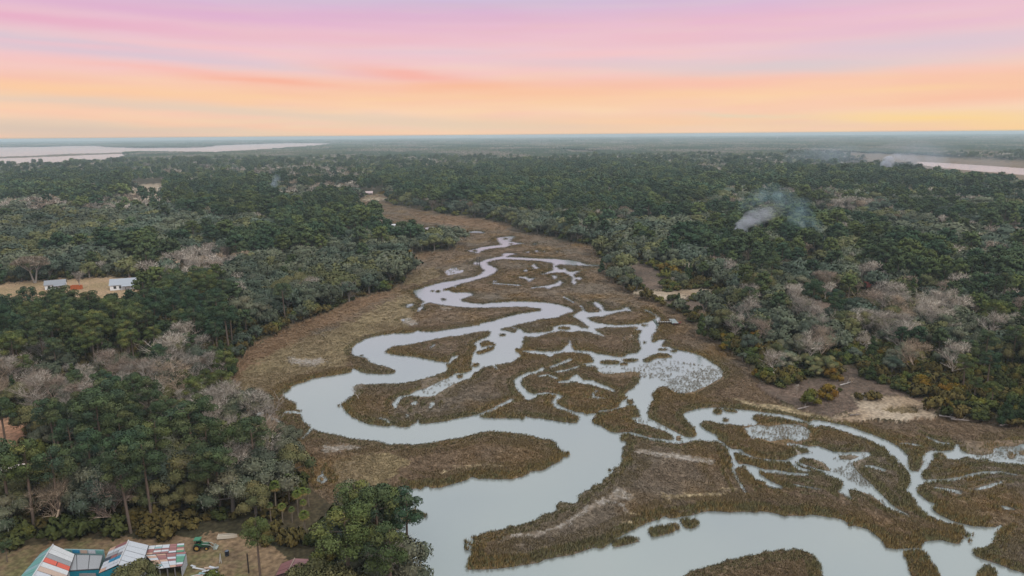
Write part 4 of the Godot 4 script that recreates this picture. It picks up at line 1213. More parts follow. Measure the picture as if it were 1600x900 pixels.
func single_tree(s: Array, g: RandomNumberGenerator) -> void:
	var sort: String = s[0]
	var d: float = s[1].length()
	var level := 0 if d < 420 else 1
	var pair := proto(sort, level, g.randi() % (4 if sort != "palm" else 3))
	var o := base(CALLED[sort], Vector3.ZERO)
	o.transform = tree_pose(s)
	if pair[0]:
		part("trunk", pair[0], tinted(sort, s[4], true), o)
	part("crown" if sort != "bare" else "twigs", pair[1], tinted(sort, s[4], false), o)
	# say which one: the nearest landmark, the side of it, and its rank from there
	var best := 1e9
	var mark := []
	var at: Vector3 = s[1]
	for m in landmarks:
		var q := ground(m[0], m[1], 1.0)
		var e := q.distance_to(at)
		if e < best:
			best = e
			mark = [m[2], q]
	var off: Vector3 = at - mark[1]
	var side := "beyond" if off.z < 0 and absf(off.z) > absf(off.x) else ("before" if off.z > 0 and absf(off.z) > absf(off.x) else ("right of" if off.x > 0 else "left of"))
	var size := "tall " if s[2] > 1.0 else ("small " if s[2] < 0.62 else "")
	pending.append([o, sort, "%s%s %s" % [size, TINT_WORDS[sort][s[4]], SPOKEN[sort]], side, mark[0], best])


var pending := []
const RANKS := ["nearest", "second", "third", "fourth", "fifth", "sixth", "seventh", "eighth", "ninth", "tenth", "eleventh", "twelfth", "thirteenth", "fourteenth", "fifteenth", "sixteenth", "seventeenth", "eighteenth", "nineteenth", "twentieth"]
const GROUPS := {"umbrella": "leafless winter trees in the woods", "pine": "pines in the woods beside the marsh", "oak": "oaks in the woods beside the marsh", "bare": "leafless winter trees in the woods", "shrub": "shrubs along the marsh edge", "cedar": "cedars in the woods beside the marsh", "palm": "palmettos along the left bank"}
const CATEGORY := {"umbrella": "bare tree", "pine": "pine tree", "oak": "oak tree", "bare": "bare tree", "shrub": "shrub", "cedar": "cedar tree", "palm": "palm tree"}


func name_the_trees() -> void:
	pending.sort_custom(func(a, b): return a[5] < b[5])
	var count := {}
	for q in pending:
		var key: String = q[2] + q[3] + q[4]
		var n: int = count.get(key, 0)
		count[key] = n + 1
		var rank: String = "nearest" if n == 0 else ("%s nearest" % RANKS[n] if n < RANKS.size() else "%dth nearest" % (n + 1))
		tag(q[0], "%s, %s %s the %s" % [q[2], rank, q[3], q[4]], CATEGORY[q[1]], GROUPS[q[1]])


func build_far_forest(g: RandomNumberGenerator) -> void:
	# beyond two and a half kilometres: blocks of woodland, each crown a small rough dome
	var blocks := []
	var palettes := [[Color(0.034, 0.058, 0.030), Color(0.048, 0.070, 0.034), Color(0.040, 0.056, 0.036)], [Color(0.075, 0.080, 0.042), Color(0.06, 0.07, 0.036), Color(0.10, 0.10, 0.05)], [Color(0.20, 0.16, 0.135), Color(0.16, 0.13, 0.105), Color(0.07, 0.075, 0.04)]]
	for k in 6:
		var s := Sheaf.new()
		var tones: Array = palettes[k / 2]
		for j in 46:
			var e := g.randf_range(3.6, 6.0)
			s.lump(Vector3(g.randf_range(-38, 38), g.randf_range(5.0, 10.5) - 1.5, g.randf_range(-38, 38)), Vector3(e, e * 0.8, e), tones[g.randi() % 3] * g.randf_range(0.8, 1.2), 3, 6, 0.18, g)
		var skirt := Color(0.05, 0.05, 0.03)
		s.quad(Vector3(-38, 2.5, -38), Vector3(38, 2.5, -38), Vector3(38, 2.5, 38), Vector3(-38, 2.5, 38), Vector3.UP, skirt)
		blocks.append(s.mesh())
	var where := []
	var tints := []
	for k in 6:
		var w: Array[Transform3D] = []
		where.append(w)
		tints.append(PackedColorArray())
	var z := -2560.0
	while z > -18600.0:
		var d := -z
		var big := clampf(d / 3600.0, 0.9, 2.05)
		var step := 62.0 * big
		var x := -0.95 * d
		while x < 0.95 * d:
			var p := Vector3(x + g.randf_range(-0.3, 0.3) * step, 0.8, z + g.randf_range(-0.3, 0.3) * step)
			x += step
			var uv := on_map(p)
			if map_at(water_bytes, uv.x, uv.y) > 0 or map_at(zone_bytes, uv.x, uv.y) != WOODS:
				continue
			var n := broad.get_noise_2d(p.x * 0.10, p.z * 0.05)
			var m := patchy.get_noise_2d(p.x * 0.5, p.z * 0.22)
			var sort := 0 if n > 0.0 else 1
			if m > 0.13: sort = 2
			elif g.randf() < 0.16: sort = g.randi() % 3
			var k := sort * 2 + g.randi() % 2
			var tall := g.randf_range(0.85, 1.3) * (1.0 + 0.25 * n) * (1.0 if d < 8000 else g.randf_range(0.75, 1.6) + 0.8 * n)
			tall = minf(tall, big)
			where[k].append(Transform3D(Basis(Vector3.UP, g.randi() % 4 * PI / 2 + g.randf() * 0.3).scaled(Vector3(big, tall, big)), p))
			tints[k].append(Color(1, 1, 1) * g.randf_range(0.82, 1.18))
		z -= step * 0.9
	var root := base("far_woods", Vector3.ZERO)
	tag(root, "distant unbroken woods fading into blue haze below the sky", "woods", "", "stuff")
	for k in 6:
		scatter("canopy", blocks[k], mats.leaf, where[k], tints[k], root)


# ---------------------------------------------------------------- buildings

var clear_spots := [[60, 880, 7.0], [110, 885, 7.0], [150, 880, 7.0], [190, 875, 7.0], [230, 875, 7.0], [270, 872, 7.0], [195, 890, 7.0], [90, 900, 7.0], [318, 855, 7.0], [463, 890, 7.0], [40, 748, 9.0], [88, 449, 9.0], [195, 448, 11.0], [120, 450, 6.0], [95, 474, 9.0], [60, 472, 8.0], [125, 474, 8.0], [190, 474, 9.0], [1362, 470, 7.0], [1362, 482, 7.0], [1345, 650, 7.0], [1375, 652, 7.0], [1405, 652, 7.0], [1432, 653, 7.0], [85, 374, 9.0], [86, 388, 9.0], [473, 806, 5.0], [482, 826, 4.0], [48, 390, 13.0], [50, 404, 12.0], [607, 374, 10.0], [547, 412, 8.0], [577, 313, 16.0], [1150, 393, 5.0], [1150, 402, 6.0], [607, 361, 9.0], [577, 304, 12.0], [547, 398, 7.0], [1362, 452, 6.0], [85, 360, 6.0], [52, 372, 6.0], [355, 845, 6.0], [235, 292, 10.0]]
var clear_at := []


func blocked(p: Vector3, r: float) -> bool:
	if clear_at.is_empty():
		for c in clear_spots:
			clear_at.append([ground(c[0], c[1], 1.0), c[2]])
	for c in clear_at:
		if absf(p.x - c[0].x) < c[1] + r and absf(p.z - c[0].z) < c[1] + r:
			return true
	return false


func paint(key: String, color: Color, rough := 0.6, spec := 0.4) -> StandardMaterial3D:
	if not mats.has(key):
		var m := simple(color, rough, spec)
		m.albedo_texture = mats.grime               # dust, streaks and wear
		m.uv1_triplanar = true
		m.uv1_world_triplanar = true
		m.uv1_scale = Vector3(0.35, 0.12, 0.2)
		mats[key] = m
	return mats[key]


# a roof slope: top edge a-b, bottom edge d-c, laid with separate metal sheets
func sheet_roof(parent: Node, a: Vector3, b: Vector3, c: Vector3, d: Vector3, across: int, down: int, tones: Array, g: RandomNumberGenerator) -> MeshInstance3D:
	var s := Sheaf.new()
	for i in across:
		for j in down:
			var u0 := float(i) / across
			var u1 := float(i + 1) / across
			var v0 := float(j) / down
			var v1 := float(j + 1) / down
			s.slab(a.lerp(b, u0).lerp(d.lerp(c, u0), v0), a.lerp(b, u1).lerp(d.lerp(c, u1), v0), a.lerp(b, u1).lerp(d.lerp(c, u1), v1), a.lerp(b, u0).lerp(d.lerp(c, u0), v1), Vector3(0, -0.12, 0), Color.WHITE)
	var roof := part("roof", s.mesh(), paint("roof_deck", Color(0.06, 0.06, 0.065)), parent)
	var up := (c - a).cross(b - a).normalized()
	if up.y < 0: up = -up
	for i in across:
		var j := 0
		while j < down:
			var run := mini(down - j, 1 + (g.randi() % 2 if down < 5 else 0))
			var u0 := (i + 0.03) / across
			var u1 := (i + 0.97) / across
			var v0 := (j + 0.03) / float(down)
			var v1 := (j + run - 0.03) / float(down)
			var lift := up * (0.03 + 0.02 * ((i + j) % 2))
			var q := Sheaf.new()
			q.slab(a.lerp(b, u0).lerp(d.lerp(c, u0), v0) + lift, a.lerp(b, u1).lerp(d.lerp(c, u1), v0) + lift, a.lerp(b, u1).lerp(d.lerp(c, u1), v1) + lift, a.lerp(b, u0).lerp(d.lerp(c, u0), v1) + lift, up * -0.02, Color.WHITE)
			var k: int = tones[g.randi() % tones.size()]
			part("roof_sheet", q.mesh(), paint("sheet %d" % k, SHEETS[k], 0.45, 0.5), roof)
			j += run
	return roof


const SHEETS := [Color(0.60, 0.62, 0.66), Color(0.34, 0.34, 0.35), Color(0.60, 0.37, 0.27), Color(0.30, 0.12, 0.115), Color(0.15, 0.38, 0.34), Color(0.045, 0.055, 0.08), Color(0.02, 0.24, 0.42), Color(0.58, 0.42, 0.33), Color(0.72, 0.13, 0.08), Color(0.27, 0.43, 0.45), Color(0.68, 0.68, 0.68), Color(0.24, 0.23, 0.24), Color(0.10, 0.30, 0.19), Color(0.36, 0.15, 0.14)]


# walls dropped from a run of eave points to the ground
func curtain(called: String, eaves: Array, foot: float, m: Material, parent: Node) -> MeshInstance3D:
	var s := Sheaf.new()
	for k in eaves.size() - 1:
		var a: Vector3 = eaves[k]
		var b: Vector3 = eaves[k + 1]
		var t := (b - a).cross(Vector3.UP).normalized() * 0.15
		s.slab(a, b, Vector3(b.x, foot, b.z), Vector3(a.x, foot, a.z), t, Color.WHITE)
	return part(called, s.mesh(), m, parent)


func build_buildings() -> void:
	var g := RandomNumberGenerator.new()
	g.seed = 9
	patchwork_building(g)
	rusty_shed(g)
	house("cottage", "white cottage with a pale pinkish roof half hidden behind pines", "house", ground(40, 752, 1.0), 9.5, 6.0, 3.0, 0.25, Color(0.62, 0.60, 0.58), Color(0.50, 0.43, 0.40), 3)
	house("house", "small white house with grey roof left of the orange container", "house", ground(88, 451, 1.0), 10.5, 6.5, 3.2, 0.45, Color(0.72, 0.74, 0.76), Color(0.22, 0.23, 0.25), 4)
	house("house", "white house with broad grey roof right of the orange container", "house", ground(195, 451, 1.0), 14.0, 9.0, 3.4, 0.35, Color(0.74, 0.75, 0.76), Color(0.30, 0.32, 0.35), 4)
	house("house", "pale roofed house among trees beside the wooded marsh point", "house", ground(607, 362, 1.0), 13.0, 8.0, 4.5, 0.2, Color(0.45, 0.44, 0.42), Color(0.52, 0.52, 0.53), 3)
	house("house", "pinkish roofed house in the clearing at the marsh head", "house", ground(577, 304, 1.0), 11.0, 7.0, 3.0, 0.1, Color(0.42, 0.32, 0.28), Color(0.42, 0.33, 0.32), 3)
	house("outbuilding", "white outbuilding in the woods left of the narrow marsh", "outbuilding", ground(547, 399, 1.0), 6.0, 6.0, 5.5, 0.8, Color(0.66, 0.67, 0.68), Color(0.60, 0.60, 0.60), 2)
	house("barn", "red barn among olive trees in the right woods", "barn", ground(1362, 454, 1.0), 8.5, 6.0, 5.5, 0.15, Color(0.34, 0.10, 0.075), Color(0.33, 0.12, 0.10), 2)
	house("outbuilding", "small white roofed outbuilding far left above the yellowish oaks", "outbuilding", ground(88, 361, 1.0), 8.0, 6.0, 5.5, 0.5, Color(0.62, 0.62, 0.62), Color(0.66, 0.66, 0.66), 2)
	house("house", "white walled house glimpsed through trunks at the far left", "house", ground(48, 374, 1.0), 15.0, 7.0, 5.0, 0.1, Color(0.70, 0.70, 0.70), Color(0.40, 0.40, 0.42), 4)
	house("house", "tiny white house far off in the middle of the woods", "house", ground(930, 256, 1.0), 11.0, 9.0, 14.0, 0.0, Color(0.75, 0.75, 0.75), Color(0.62, 0.62, 0.62), 2)
	# the water tower on the horizon
	var t := base("water_tower", ground(1214, 219.5, 1.0))
	tag(t, "white water tower standing above the woods on the skyline", "water tower")
	var bowl := Sheaf.new()
	bowl.lump(Vector3(0, 40, 0), Vector3(9, 7, 9), Color.WHITE, 6, 12, 0.0, g)
	part("tank", bowl.mesh(), paint("tower", Color(0.75, 0.76, 0.78)), t)
	for k in 4:
		var leg := Sheaf.new()
		leg.tube(Vector3(cos(k * PI / 2) * 8, 0, sin(k * PI / 2) * 8), Vector3(cos(k * PI / 2) * 6, 36, sin(k * PI / 2) * 6), 0.8, 0.7, 5, Color.WHITE)
		part("leg", leg.mesh(), mats.tower, t)


func patchwork_building(g: RandomNumberGenerator) -> void:
	var o := base("workshop_building", Vector3.ZERO)
	tag(o, "rambling turquoise workshop under patchwork metal roofs in the lower left corner", "building")
	var blue := paint("turquoise", Color(0.01, 0.26, 0.36), 0.6)
	var white_wall := paint("pale_wall", Color(0.55, 0.57, 0.60), 0.7)
	# gabled hall in the middle: plain pale slope on the right, patchwork slope on the left
	var r0 := ground(201, 844.5, 7.2)
	var r1 := ground(184, 882.5, 7.2)
	var e0 := ground(233, 852, 5.2)
	var e1 := ground(219, 894, 5.2)
	var l0 := ground(172, 857, 5.2)
	var l1 := ground(154, 896, 5.2)
	sheet_roof(o, r0, r1, e1, e0, 5, 1, [0], g)
	sheet_roof(o, r0, r1, l1, l0, 7, 3, [0, 1, 2, 3, 6, 5, 7, 0, 11], g)
	var cap := Sheaf.new()
	cap.tube(r0 + Vector3(0, 0.08, 0), r1 + Vector3(0, 0.08, 0), 0.12, 0.12, 6, Color.WHITE)
	part("ridge_cap", cap.mesh(), paint("sheet 10", SHEETS[10]), o)
	curtain("wall", [l1 + Vector3(0.3, 0, 0.1), Vector3(r1.x, 6.9, r1.z), e1 + Vector3(-0.3, 0, 0.1)], 1.0, blue, o)
	curtain("wall", [e1 + Vector3(-0.4, -0.1, 0), e0 + Vector3(-0.4, -0.1, 0), Vector3(r0.x, 6.9, r0.z), l0 + Vector3(0.4, -0.1, 0), l1 + Vector3(0.4, -0.1, 0)], 1.0, white_wall, o)
	# two tiers of striped roof on the right, over open sheds
	var stripes := [0, 10, 2, 3, 0, 13, 3, 9, 0, 2, 13, 12]
	var a0 := ground(232, 853, 4.9)
	var a1 := ground(288, 849, 4.9)
	var a2 := ground(287.5, 862, 4.4)
	var a3 := ground(226, 867, 4.4)
	sheet_roof(o, a0, a1, a2, a3, 5, 5, stripes, g)
	var b0 := ground(226, 866, 4.3)
	var b1 := ground(291.5, 862.5, 4.3)
	var b2 := ground(284.5, 884.5, 3.6)
	var b3 := ground(247, 889, 3.6)
	sheet_roof(o, b0, b1, b2, b3, 4, 7, stripes, g)
	curtain("side_wall", [b1 + Vector3(-0.1, -0.15, 0), b2 + Vector3(-0.1, -0.15, 0)], 1.0, white_wall, o)
	curtain("back_wall", [a0 + Vector3(0, -0.2, 0), a1 + Vector3(-0.1, -0.2, 0), a2 + Vector3(-0.1, -0.2, 0)], 1.0, white_wall, o)
	for t in [0.04, 0.35, 0.66, 0.95]:
		var q := b3.lerp(b2, t) + Vector3(0, -0.15, -0.2)
		var s := Sheaf.new()
		s.box(Vector3(q.x - 0.1, 1.0, q.z - 0.1), Vector3(q.x + 0.1, q.y, q.z + 0.1), Color.WHITE)
		part("post", s.mesh(), paint("sheet 11", SHEETS[11]), o)
	# low grey roof between, on turquoise walls with a big pale door
	var c0 := ground(99, 866, 4.4)
	var c1 := ground(161, 867.5, 4.4)
	var c2 := ground(155, 889, 4.0)
	var c3 := ground(103, 892.5, 4.0)
	sheet_roof(o, c0, c1, c2, c3, 3, 1, [1, 1, 11], g)
	curtain("front_wall", [c3 + Vector3(0.2, -0.15, -0.3), c2 + Vector3(-0.2, -0.15, -0.3)], 1.0, blue, o)
	var fw := c3.lerp(c2, 0.55) + Vector3(0, -0.15, -0.1)
	var door := Sheaf.new()
	door.box(Vector3(fw.x - 2.2, 1.0, fw.z), Vector3(fw.x + 2.2, 3.2, fw.z + 0.08), Color.WHITE)
	part("door", door.mesh(), paint("sheet 1", SHEETS[1], 0.45, 0.5), o)
	var back := Sheaf.new()
	back.slab(c0 + Vector3(0, 0.9, -0.4), c1 + Vector3(0, 0.9, -0.4), c1 + Vector3(0, -3.4, -0.4), c0 + Vector3(0, -3.4, -0.4), Vector3(0, 0, -0.2), Color.WHITE)
	part("parapet", back.mesh(), paint("sheet 9", SHEETS[9], 0.45, 0.5), o)
	var tones := [4, 6, 7, 0, 4]
	for k in 5:
		var p0 := c0.lerp(c1, (k + 0.06) / 5.0) + Vector3(0, 0.85, -0.36)
		var p1 := c0.lerp(c1, (k + 0.94) / 5.0) + Vector3(0, 0.85, -0.36)
		var s := Sheaf.new()
		s.slab(p0, p1, p1 + Vector3(0, -0.75, 0), p0 + Vector3(0, -0.75, 0), Vector3(0, 0, 0.04), Color.WHITE)
		part("panel", s.mesh(), paint("sheet %d" % tones[k], SHEETS[tones[k]], 0.45, 0.5), o)
	# left gable: green slope to the left, red and white patchwork to the right
	var d0 := ground(83, 851, 7.0)
	var d1 := ground(48, 906, 7.0)
	var f0 := ground(62, 866, 5.4)
	var f1 := ground(18, 917, 5.4)
	var h0 := ground(117, 866, 4.6)
	var h1 := ground(98, 921, 4.6)
	sheet_roof(o, d0, d1, f1, f0, 8, 1, [4, 4, 9, 4], g)
	sheet_roof(o, d0, d1, h1, h0, 8, 2, [0, 10, 8, 7, 1, 8, 7, 10, 1], g)
	var cap2 := Sheaf.new()
	cap2.tube(d0 + Vector3(0, 0.08, 0), d1 + Vector3(0, 0.08, 0), 0.13, 0.13, 6, Color.WHITE)
	part("ridge_cap", cap2.mesh(), mats["sheet 10"], o)
	curtain("gable_wall", [f0 + Vector3(0.3, -0.15, 0), Vector3(d0.x, 6.7, d0.z), h0 + Vector3(-0.3, -0.15, 0), h1 + Vector3(-0.3, -0.15, 0)], 1.0, white_wall, o)
	curtain("wall", [f0 + Vector3(0.3, -0.15, 0), f1 + Vector3(0.3, -0.15, 0)], 1.0, blue, o)


func rusty_shed(g: RandomNumberGenerator) -> void:
	var o := base("shed", Vector3.ZERO)
	tag(o, "shed with rusty red and grey sheet roof beside the near oaks", "shed")
	var r0 := ground(460.5, 872.5, 4.4)
	var r1 := ground(450, 893.5, 4.4)
	var a := ground(492, 874, 3.4)
	var b := ground(479, 898, 3.4)
	var c := ground(439, 881, 3.2)
	var d := ground(430, 900, 3.2)
	sheet_roof(o, r0, r1, b, a, 6, 1, [3, 13, 0, 3, 11, 13], g)
	sheet_roof(o, r0, r1, d, c, 3, 1, [3, 13, 3], g)
	var cap := Sheaf.new()
	cap.tube(r0 + Vector3(0, 0.07, 0), r1 + Vector3(0, 0.07, 0), 0.10, 0.10, 6, Color.WHITE)
	part("ridge_cap", cap.mesh(), paint("sheet 7", SHEETS[7], 0.45, 0.5), o)
	curtain("wall", [c + Vector3(0.2, -0.15, 0), d + Vector3(0.2, -0.15, 0), Vector3(r1.x, 4.2, r1.z), b + Vector3(-0.2, -0.15, 0), a + Vector3(-0.2, -0.15, 0), Vector3(r0.x, 4.2, r0.z), c + Vector3(0.2, -0.15, 0)], 1.0, paint("old_boards", Color(0.13, 0.085, 0.07), 0.9), o)


func house(called: String, label: String, category: String, at: Vector3, long: float, deep: float, tall: float, turn: float, walls: Color, roofing: Color, windows: int) -> Node3D:
	var o := base(called, at, turn)
	tag(o, label, category, "")
	var rise := deep * 0.32
	var wm := simple(walls, 0.8, 0.3)
	var rm := simple(roofing, 0.7, 0.3)
	var s := Sheaf.new()
	var x := long * 0.5
	var z := deep * 0.5
	s.box(Vector3(-x, -0.3, -z), Vector3(x, tall, z), Color.WHITE)
	for e in [-x, x]:
		s.tri(Vector3(e, tall, -z), Vector3(e, tall, z), Vector3(e, tall + rise - 0.1, 0), Vector3(signf(e), 0, 0), Color.WHITE)
	part("wall", s.mesh(), wm, o)
	var over := 0.45
	var r := Sheaf.new()
	for side in [-1.0, 1.0]:
		r.slab(Vector3(-x - over, tall + rise, 0), Vector3(x + over, tall + rise, 0), Vector3(x + over, tall - 0.22, side * (z + over)), Vector3(-x - over, tall - 0.22, side * (z + over)), Vector3(0, 0.16, 0), Color.WHITE)
	part("roof", r.mesh(), rm, o)
	var pane := paint("pane", Color(0.03, 0.035, 0.045), 0.15, 0.6)
	var frame := paint("frame", Color(0.5, 0.5, 0.5), 0.6)
	for k in windows:
		var cx := lerpf(-x + 1.2, x - 1.2, (k + 0.5) / windows)
		if k == windows / 2:
			var dsh := Sheaf.new()
			dsh.box(Vector3(cx - 0.5, -0.2, z), Vector3(cx + 0.5, 2.0, z + 0.06), Color.WHITE)
			part("door", dsh.mesh(), paint("door", Color(0.16, 0.12, 0.10)), o)
			continue
		var f := Sheaf.new()
		f.box(Vector3(cx - 0.75, tall * 0.32, z), Vector3(cx + 0.75, tall * 0.82, z + 0.04), Color.WHITE)
		var w := part("window", f.mesh(), frame, o)
		var q := Sheaf.new()
		q.box(Vector3(cx - 0.65, tall * 0.35, z + 0.04), Vector3(cx + 0.65, tall * 0.79, z + 0.06), Color.WHITE)
		part("pane", q.mesh(), pane, w)
	if category == "house" and long < 15.0:
		var porch := Sheaf.new()
		porch.slab(Vector3(-x * 0.1, tall * 0.95, z + 0.3), Vector3(x, tall * 0.95, z + 0.3), Vector3(x, tall * 0.78, z + 2.3), Vector3(-x * 0.1, tall * 0.78, z + 2.3), Vector3(0, 0.1, 0), Color.WHITE)
		part("porch_roof", porch.mesh(), rm, o)
		for k in 4:
			var ps := Sheaf.new()
			var px := lerpf(-x * 0.1 + 0.15, x - 0.15, k / 3.0)
			ps.box(Vector3(px - 0.08, -0.2, z + 2.1), Vector3(px + 0.08, tall * 0.79, z + 2.26), Color.WHITE)
			part("porch_post", ps.mesh(), wm, o)
		var ch := Sheaf.new()
		ch.box(Vector3(x * 0.4, tall + rise * 0.4, -z * 0.5 - 0.35), Vector3(x * 0.4 + 0.7, tall + rise + 0.8, -z * 0.5 + 0.35), Color.WHITE)
		part("chimney", ch.mesh(), paint("chimney", Color(0.3, 0.16, 0.12)), o)
	for e in [-1.0, 1.0]:
		var f := Sheaf.new()
		f.box(Vector3(e * x - 0.05, tall * 0.32, -0.7), Vector3(e * x + 0.05, tall * 0.85, 0.7), Color.WHITE)
		part("window", f.mesh(), pane, o)
	return o


# ---------------------------------------------------------------- small things

func wheel(parent: Node, at: Vector3, r: float, w: float, hub: Material) -> void:
	var s := Sheaf.new()
	var rings := [[r * 0.55, -w], [r * 0.95, -w], [r, -w * 0.6], [r, w * 0.6], [r * 0.95, w], [r * 0.55, w]]
	for k in 16:
		for j in 5:
			var a0 := TAU * k / 16.0
			var a1 := TAU * (k + 1) / 16.0
			var p := func(a: float, q: Array) -> Vector3: return at + Vector3(cos(a) * q[0], sin(a) * q[0], q[1])
			s.flat(p.call(a0, rings[j]), p.call(a1, rings[j]), p.call(a1, rings[j + 1]), p.call(a0, rings[j + 1]), Color.WHITE)
	var tyre := part("wheel", s.mesh(), paint("rubber", Color(0.02, 0.02, 0.02), 0.8), parent)
	var h := Sheaf.new()
	for k in 16:
		for e in [-1.0, 1.0]:
			h.tri(at + Vector3(0, 0, w * 0.7 * e), at + Vector3(cos(TAU * k / 16.0) * r * 0.57, sin(TAU * k / 16.0) * r * 0.57, w * 0.8 * e), at + Vector3(cos(TAU * (k + 1) / 16.0) * r * 0.57, sin(TAU * (k + 1) / 16.0) * r * 0.57, w * 0.8 * e), Vector3(0, 0, e), Color.WHITE)
	part("hub", h.mesh(), hub, tyre)


func build_small_things() -> void:
	var g := RandomNumberGenerator.new()
	g.seed = 31
	tractor()
	# an orange steel container in the clearing
	var c := base("container", ground(120, 452, 1.2), 0.12)
	tag(c, "orange open steel container on the tan clearing between two white houses", "container")
	var s := Sheaf.new()
	for w in [[-3.0, -1.2, 3.0, -1.1], [-3.0, 1.1, 3.0, 1.2], [-3.0, -1.1, -2.9, 1.1], [2.9, -1.1, 3.0, 1.1]]:
		s.box(Vector3(w[0], 0, w[1]), Vector3(w[2], 2.5, w[3]), Color.WHITE)
	s.box(Vector3(-2.9, 0, -1.1), Vector3(2.9, 0.4, 1.1), Color.WHITE)
	part("bin", s.mesh(), paint("orange", Color(0.62, 0.16, 0.05), 0.6), c)
	for k in 7:
		var r := Sheaf.new()
		r.box(Vector3(-2.8 + k * 0.9, 0.05, 1.2), Vector3(-2.62 + k * 0.9, 2.45, 1.3), Color.WHITE)
		part("rib", r.mesh(), mats.orange, c)
	# the yard by the workshop
	skiff("skiff", "pale upturned skiff at the edge of the brush behind the yard", ground(356, 840, 1.35), 0.12, 4.2, Color(0.40, 0.35, 0.28), true)
	var barrel := base("barrel", ground(355, 868, 1.3))
	tag(barrel, "dark steel barrel standing in the middle of the yard", "barrel")
	var bs := Sheaf.new()
	for k in 12:
		for ring in [[0.0, 0.42, 0.3, 0.46], [0.3, 0.46, 0.34, 0.42], [0.34, 0.42, 0.75, 0.42], [0.75, 0.42, 0.79, 0.46], [0.79, 0.46, 1.15, 0.42]]:
			var a0 := TAU * k / 12.0
			var a1 := TAU * (k + 1) / 12.0
			bs.flat(Vector3(cos(a0) * ring[1], ring[0], sin(a0) * ring[1]), Vector3(cos(a1) * ring[1], ring[0], sin(a1) * ring[1]), Vector3(cos(a1) * ring[3], ring[2], sin(a1) * ring[3]), Vector3(cos(a0) * ring[3], ring[2], sin(a0) * ring[3]), Color.WHITE)
	part("drum", bs.mesh(), paint("drum", Color(0.03, 0.035, 0.05), 0.5), barrel)
	var lid := Sheaf.new()
	for k in 12:
		lid.tri(Vector3(0, 1.1, 0), Vector3(cos(TAU * k / 12.0) * 0.42, 1.1, sin(TAU * k / 12.0) * 0.42), Vector3(cos(TAU * (k + 1) / 12.0) * 0.42, 1.1, sin(TAU * (k + 1) / 12.0) * 0.42), Vector3.UP, Color.WHITE)
	part("lid", lid.mesh(), paint("lid", Color(0.16, 0.19, 0.24), 0.5), barrel)
	for q in [[343, 880, "left of two white poles leaning together in the yard"], [346, 880.5, "right of two white poles leaning together in the yard"]]:
		var p := Sheaf.new()
		var lean: float = 0.35 if q[0] < 345 else -0.1
		p.tube(Vector3.ZERO, Vector3(lean, 2.3, 0), 0.07, 0.06, 6, Color.WHITE)
		var o := part("pole", p.mesh(), paint("white_paint", Color(0.7, 0.7, 0.7)), self)
		o.position = ground(q[0], q[1], 1.25)
		tag(o, q[2], "pole", "white poles in the yard")
	var post := Sheaf.new()
	post.tube(Vector3.ZERO, Vector3(0, 4.6, 0), 0.16, 0.13, 7, Color.WHITE)
	var po := part("utility_post", post.mesh(), paint("creosote", Color(0.05, 0.04, 0.035)), self)
	po.position = ground(389, 896, 1.25)
	tag(po, "dark wooden post beside the trunk of the yard pine", "post")
	# building rubble: loose boards and sheets heaped by the workshop
	for k in 26:
		var q := Sheaf.new()
		var l := g.randf_range(0.9, 3.2)
		q.box(Vector3(-l / 2, 0, -0.22), Vector3(l / 2, 0.07, 0.22), Color.WHITE)
		var tone: int = [10, 0, 7, 9, 0, 3, 11][k % 7]
		var o := part("board", q.mesh(), paint("sheet %d" % tone, SHEETS[tone], 0.45, 0.5), self)
		o.position = ground(g.randf_range(296, 338), g.randf_range(885, 912), 1.35) + Vector3(0, 0.04 + 0.03 * (k % 5), 0)
		o.rotation = Vector3(g.randf_range(-0.15, 0.15), g.randf_range(-0.6, 0.6), g.randf_range(-0.12, 0.12))
		tag(o, "loose %s sheet in the heap of boards right of the workshop" % ["white", "pale grey", "tan", "blue-grey", "pale grey", "maroon", "dark grey"][k % 7], "board", "boards heaped right of the workshop")
	# the little dock on the right-hand creek
	var dock := base("dock", Vector3.ZERO)
	tag(dock, "little wooden dock reaching the creek from the right marsh edge", "dock")
	var wood := paint("grey_wood", Color(0.36, 0.34, 0.31), 0.85)
	var w0 := ground(1026, 502.5, 1.3)
	var w1 := ground(1049, 502.5, 1.3)
	var walk := Sheaf.new()
	walk.slab(w0 + Vector3(0, 0, -0.7), w1 + Vector3(0, 0, -0.7), w1 + Vector3(0, 0, 0.7), w0 + Vector3(0, 0, 0.7), Vector3(0, -0.15, 0), Color.WHITE)
	part("walkway", walk.mesh(), wood, dock)
	var pl := ground(1052.5, 501.5, 1.35)
	var deck := Sheaf.new()
	deck.box(pl + Vector3(-1.5, -0.2, -4.0), pl + Vector3(1.5, 0.0, 4.0), Color.WHITE)
	part("deck", deck.mesh(), paint("deck_boards", Color(0.30, 0.33, 0.33), 0.85), dock)
	var fl := ground(1025.5, 504, 0.35)
	var float_deck := Sheaf.new()
	float_deck.box(fl + Vector3(-0.5, -0.35, -6.0), fl + Vector3(0.6, 0.0, 6.0), Color.WHITE)
	part("float", float_deck.mesh(), paint("float", Color(0.13, 0.16, 0.14), 0.85), dock)
	for k in 7:
		for e in [-0.75, 0.75]:
			var q := w0.lerp(w1, k / 6.0)
			var pile := Sheaf.new()
			pile.tube(Vector3(q.x, -0.8, q.z + e), Vector3(q.x, 1.9, q.z + e), 0.12, 0.11, 6, Color.WHITE)
			part("pile", pile.mesh(), paint("wet_wood", Color(0.09, 0.075, 0.06)), dock)
	skiff("skiff", "reddish skiff drawn up on the mud beside the little dock", ground(1059, 505.5, 0.75), 0.5, 4.5, Color(0.20, 0.07, 0.055), false)
	# old pilings in the upper creek bend
	var pier := base("pier", Vector3.ZERO)
	tag(pier, "old dark pilings of a ruined pier in the upper creek bend", "pier")
